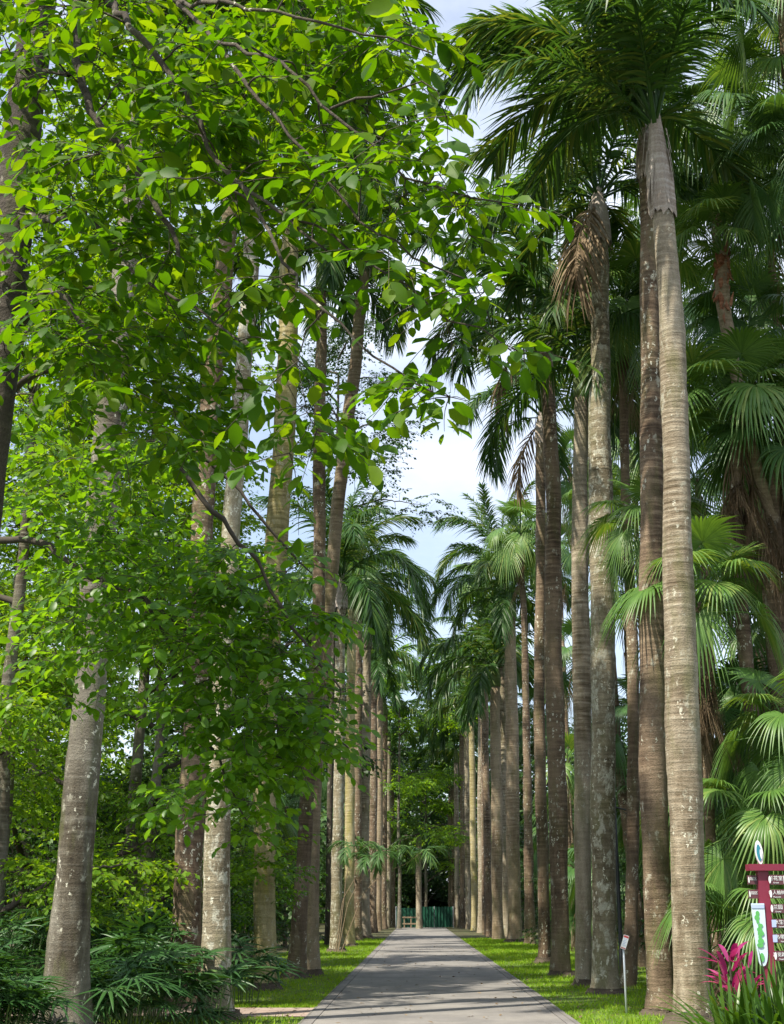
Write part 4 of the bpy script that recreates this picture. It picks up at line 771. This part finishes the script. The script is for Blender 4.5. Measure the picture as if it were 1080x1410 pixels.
rows = [(1211.5, 13, '兰花室', 'Orchid', 'g'), (1231, 12, '名人植树', 'Memorial', 'g'), (1251, 12, '兰园', 'Orchid', 'gw'), (1271.5, 12, '水生园', 'Aquatic', 'b'), (1292, 12, '热带园', 'Palm', 'b'), (1316, 13, '游览路线', 'Route', 'w')]
for k_, (py, h_, zh, en, pic) in enumerate(rows):
    z = mz(py); hh = h_ * mppS; mb = MB(); mb.box((.405, -.045, z), (.735, .018, hh)); pl = link('slat', mb.mesh('slat', M['plate'], False), sg)
    x = px2(1058); mk = MB(); disc(mk, (x + .012 if pic != 'b' else x + .115, z), .0085, .026, -.0575, pt=1.3); link('marker', mk.mesh('marker', M['white'], False), pl)
    cx_ = x + .055 if pic != 'b' else x + .07
    t_ = text_mesh(zh, .030 if len(zh) > 3 else .034, M['white']); link('lettering', t_, pl, (cx_, -.0555, z + .008), (math.pi / 2, 0, 0))
    t_ = text_mesh(en, .014, M['white']); link('lettering', t_, pl, (cx_, -.0555, z - .021), (math.pi / 2, 0, 0))
    if pic in ('g', 'gw'):
        b1 = MB(); b1.box((x + .135, -.056, z), (.05, .004, hh * .8)); link('picture', b1.mesh('picture', M['white'], False), pl)
        b2 = MB(); disc(b2, (x + .135, z - .006), .02, .016, -.061, th=.002); link('picture_hill', b2.mesh('picture_hill', M['mapg'], False), pl)
    elif pic == 'b':
        b1 = MB(); b1.box((x + .018, -.056, z), (.03, .004, hh * .8)); link('picture', b1.mesh('picture', M['bluep'], False), pl)
for py in (1211.5, 1231):
    mb = MB(); mb.box((-.072, .0, mz(py)), (.07, .016, 12 * mppS)); pl = link('slat', mb.mesh('slat', M['plate'], False), sg, rot=(0, 0, 0))
    link('lettering', text_mesh('园区', .024, M['white']), pl, (-.066, -.0095, mz(py) + .006), (math.pi / 2, 0, 0)); link('marker', disc(MB(), (-.099, mz(py)), .005, .022, -.012).mesh('marker', M['white'], False), pl)
# map panel: long plate with rounded tapering foot
z0, z1 = mz(1330), mz(1244); xa, xb = px2(1033), px2(1045)
zs = np.linspace(0, 1, 12); wl = [(xa + (1 - min(1, (q / .3))) ** 2 * .05, z0 + (z1 - z0) * q) for q in zs]; ol = [(xa + .0, z1)]
out = [(xa, z1), (xb + .03, z1)] + [(xb + .03 + .0 - .0, z0 + (z1 - z0) * .25)] + [(xb + .03 - .035 * (1 - math.cos(a)), z0 + (z1 - z0) * .25 * (1 - math.sin(a))) for a in np.linspace(.2, 1.57, 7)] + [(xa + .045 - .02 * math.sin(a) * 1, z0 + (z1 - z0) * .10 * (1 - math.cos(a))) for a in np.linspace(.2, 1.57, 5)] + [(xa + .012, z0 + (z1 - z0) * .35)]
V = np.array([(x_, -.045, z_) for x_, z_ in out] + [(x_, -.033, z_) for x_, z_ in out]); n = len(out)
mp_ = link('map_panel', MB().add(V, [tuple(range(n)), tuple(n + i for i in range(n))[::-1]] + [(i, n + i, n + (i + 1) % n, (i + 1) % n) for i in range(n)]).mesh('map_panel', M['mapw'], False), sg)
mb = MB(); mb.box(((xa + xb + .03) / 2, -.0475, mz(1248)), (xb - xa + .026, .003, 5 * mppS)); link('map_header', mb.mesh('map_header', M['bluep'], False), mp_)
rgm = np.random.default_rng(2); mb = MB()
for i in range(9):
    disc(mb, (xa + .03 + rgm.uniform(0, .035), mz(1258 + 5.4 * i)), rgm.uniform(.010, .024), rgm.uniform(.012, .022), -.0475 - .0006 * i, n=9, th=.0022)
link('map_garden', mb.mesh('map_garden', M['mapg'], False), mp_)
mb = MB(); disc(mb, (xa + .048, mz(1318)), .016, .03, -.05); link('map_garden', mb.mesh('map_garden', M['mapg'], False), mp_)

# small white sign on a thin post
b = ground(863, 1397); ps = thing('small_sign', 'thin pale post with a tilted white and red card, standing in the grass', 'sign', b); k = mpp(b)
hz = float(at(863, 1300, b[1])[2]); link('post', MB().tubes([[(0, 0, -.1), (0, 0, hz / 2), (0, 0, hz)]], [[.017, .017, .017]], 10, True).mesh('post', M['post']), ps)
cr_ = Euler((0, R_(20), 0)).to_matrix(); mb = MB(); mb.box((0, 0, 0), (.085, .012, .22)); cd_ = link('card', mb.mesh('card', M['white'], False), ps, (.02, -.024, hz + .03), (R_(-8), R_(20), 0))
mb = MB(); mb.box((0, -.0075, .085), (.075, .003, .03)); mb.box((0, -.0075, -.095), (.075, .003, .014)); link('card_band', mb.mesh('card_band', M['red'], False), cd_)
mb = MB()
for i in range(5): mb.box((-.004 * (i % 2), -.0075, .05 - .025 * i), (.055 - .01 * (i % 2), .003, .007))
link('print', mb.mesh('print', M['bluep'], False), cd_)
# name plate at the foot of the nearest royal palm
b = ground(951, 1410); p = at(947, 1400, b[1] - .27)
npl = thing('name_plate', 'small dark navy plant name plate at the foot of the nearest right palm', 'name plate', (p[0], p[1], p[2]))
mb = MB(); mb.box((0, 0, 0), (.14, .010, .125)); link('plate', mb.mesh('plate', M['navy'], False), npl, rot=(R_(-8), 0, 0))
link('lettering', text_mesh('大王椰子', .026, M['white']), npl, (0, -.0115, .035), (math.pi / 2 - R_(8), 0, 0)); link('lettering', text_mesh('Roystonea regia', .013, M['white']), npl, (0, -.0085, .008), (math.pi / 2 - R_(8), 0, 0))
link('stake', MB().tubes([[(0, .012, -.35), (0, .012, -.1), (0, .012, .02)]], [[.006] * 3], 6).mesh('stake', M['black']), npl)
# black lamp post with scroll bracket
b = ground(857, 1343); lp = thing('lamp_post', 'black lamp post with scroll bracket half hidden behind the speckled palm', 'lamp post', b); H = float(at(856, 1106, b[1])[2])
link('pole', MB().tubes([[(0, 0, -.1), (0, 0, .6), (0, 0, .62), (0, 0, 2.4), (0, 0, H)]], [[.075, .07, .05, .048, .035]], 14, True).mesh('pole', M['black']), lp)
th = np.linspace(-.6 * math.pi, .62 * math.pi, 22); rr_ = .30; k = np.stack([.02 + rr_ * .95 * np.cos(th) * (1 - .12 * np.linspace(0, 1, 22)) + .12, 0 * th, H - .50 + rr_ * np.sin(th)], 1)
link('bracket', MB().tubes(k[None], np.full((1, 22), .018), 8).mesh('bracket', M['black']), lp)
link('arm', MB().tubes([[(-.55, 0, H - .1), (0, 0, H - .1), (.35, 0, H - .18)]], [[.02] * 3], 8).mesh('arm', M['black']), lp)
link('finial', MB().tubes([[(0, 0, H), (0, 0, H + .05), (0, 0, H + .12), (0, 0, H + .2)]], [[.035, .06, .05, .005]], 12).mesh('finial', M['black']), lp)
lt = MB(); lt.tubes([[(-.55, 0, H - .72), (-.55, 0, H - .66), (-.55, 0, H - .25), (-.55, 0, H - .16)]], [[.06, .11, .15, .03]], 12, True); link('lantern', lt.mesh('lantern', M['black']), lp)

# green hoarding, timber barrier
hy = 119.0; hb = X(555, hy); he = X(620, hy); ht = float(at(590, 1248.5, hy)[2])
ho = thing('green_hoarding', 'green sheet hoarding closing the far end of the road', 'hoarding', ((hb + he) / 2, hy, 0))
edges = [hb - .6, X(574, hy), X(598, hy), he + .25]
for i in range(3):
    a_, c_ = edges[i] + .03, edges[i + 1] - .03; n = 24; xs = np.linspace(a_, c_, n) - (hb + he) / 2; ys = .03 * np.sign(np.sin(np.arange(n) * math.pi / 2 + .1)) + (.35 * (i == 2) * np.linspace(0, 1, n))
    V = np.concatenate([np.stack([xs, ys, np.full(n, .02)], 1), np.stack([xs, ys, np.full(n, ht - (.1 if i == 0 else 0))], 1)])
    link('panel', MB().add(V, [(j, j + 1, n + j + 1, n + j) for j in range(n - 1)]).mesh('panel', M['hoard'], False), ho)
for e in edges: link('fence_post', MB().box((e - (hb + he) / 2, .08, ht / 2), (.05, .05, ht + .06)).mesh('fence_post', M['post'], False), ho)
tb_ = thing('timber_barrier', 'pale timber barrier in front of the hoarding, left of the lone palm', 'barrier', (X(566, 115), 115, 0))
for q in (-.55, 0, .55): link('leg', MB().box((q, 0, .45), (.09, .09, .95)).mesh('leg', M['timber'], False), tb_)
for z in (.35, .85): link('rail', MB().box((0, -.06, z), (1.4, .03, .11)).mesh('rail', M['timber'], False), tb_)

# arching small palm reaching out from the left row
ay = 52.0; ab = at(463, 1280, ay); ap = thing('arching_palm', 'slender arching palm with pale bare stalks reaching towards the road from the left row', 'palm tree', (ab[0], ay, 0))
FS = [frond_mesh('frond', 810 + v, 20, 75, 1.7, 22, M['fan_dark'], leafw=.03, wind=.2) for v in range(2)]
for st in ([(463, 1270), (472, 1238), (495, 1200), (512, 1180)], [(466, 1275), (480, 1240), (502, 1205), (532, 1170)], [(470, 1275), (500, 1230), (530, 1200), (560, 1190), (582, 1172)], [(466, 1278), (478, 1200), (488, 1165)]):
    P = np.array([at(x_, y_, ay) for x_, y_ in st]) - np.array(ab * [1, 1, 0]); P[0, 2] = 0
    Q, q, _ = resample(P, np.linspace(.018, .009, len(P)), .2); link('stem', MB().tubes(Q[None], q[None], 6).mesh('stem', M['timber']), ap)
    for j in range(4): link('frond', FS[j % 2], ap, tuple(Q[-1]), (0, random.Random(j).uniform(-.3, .3), j * 1.6 + st[0][0]), .62)
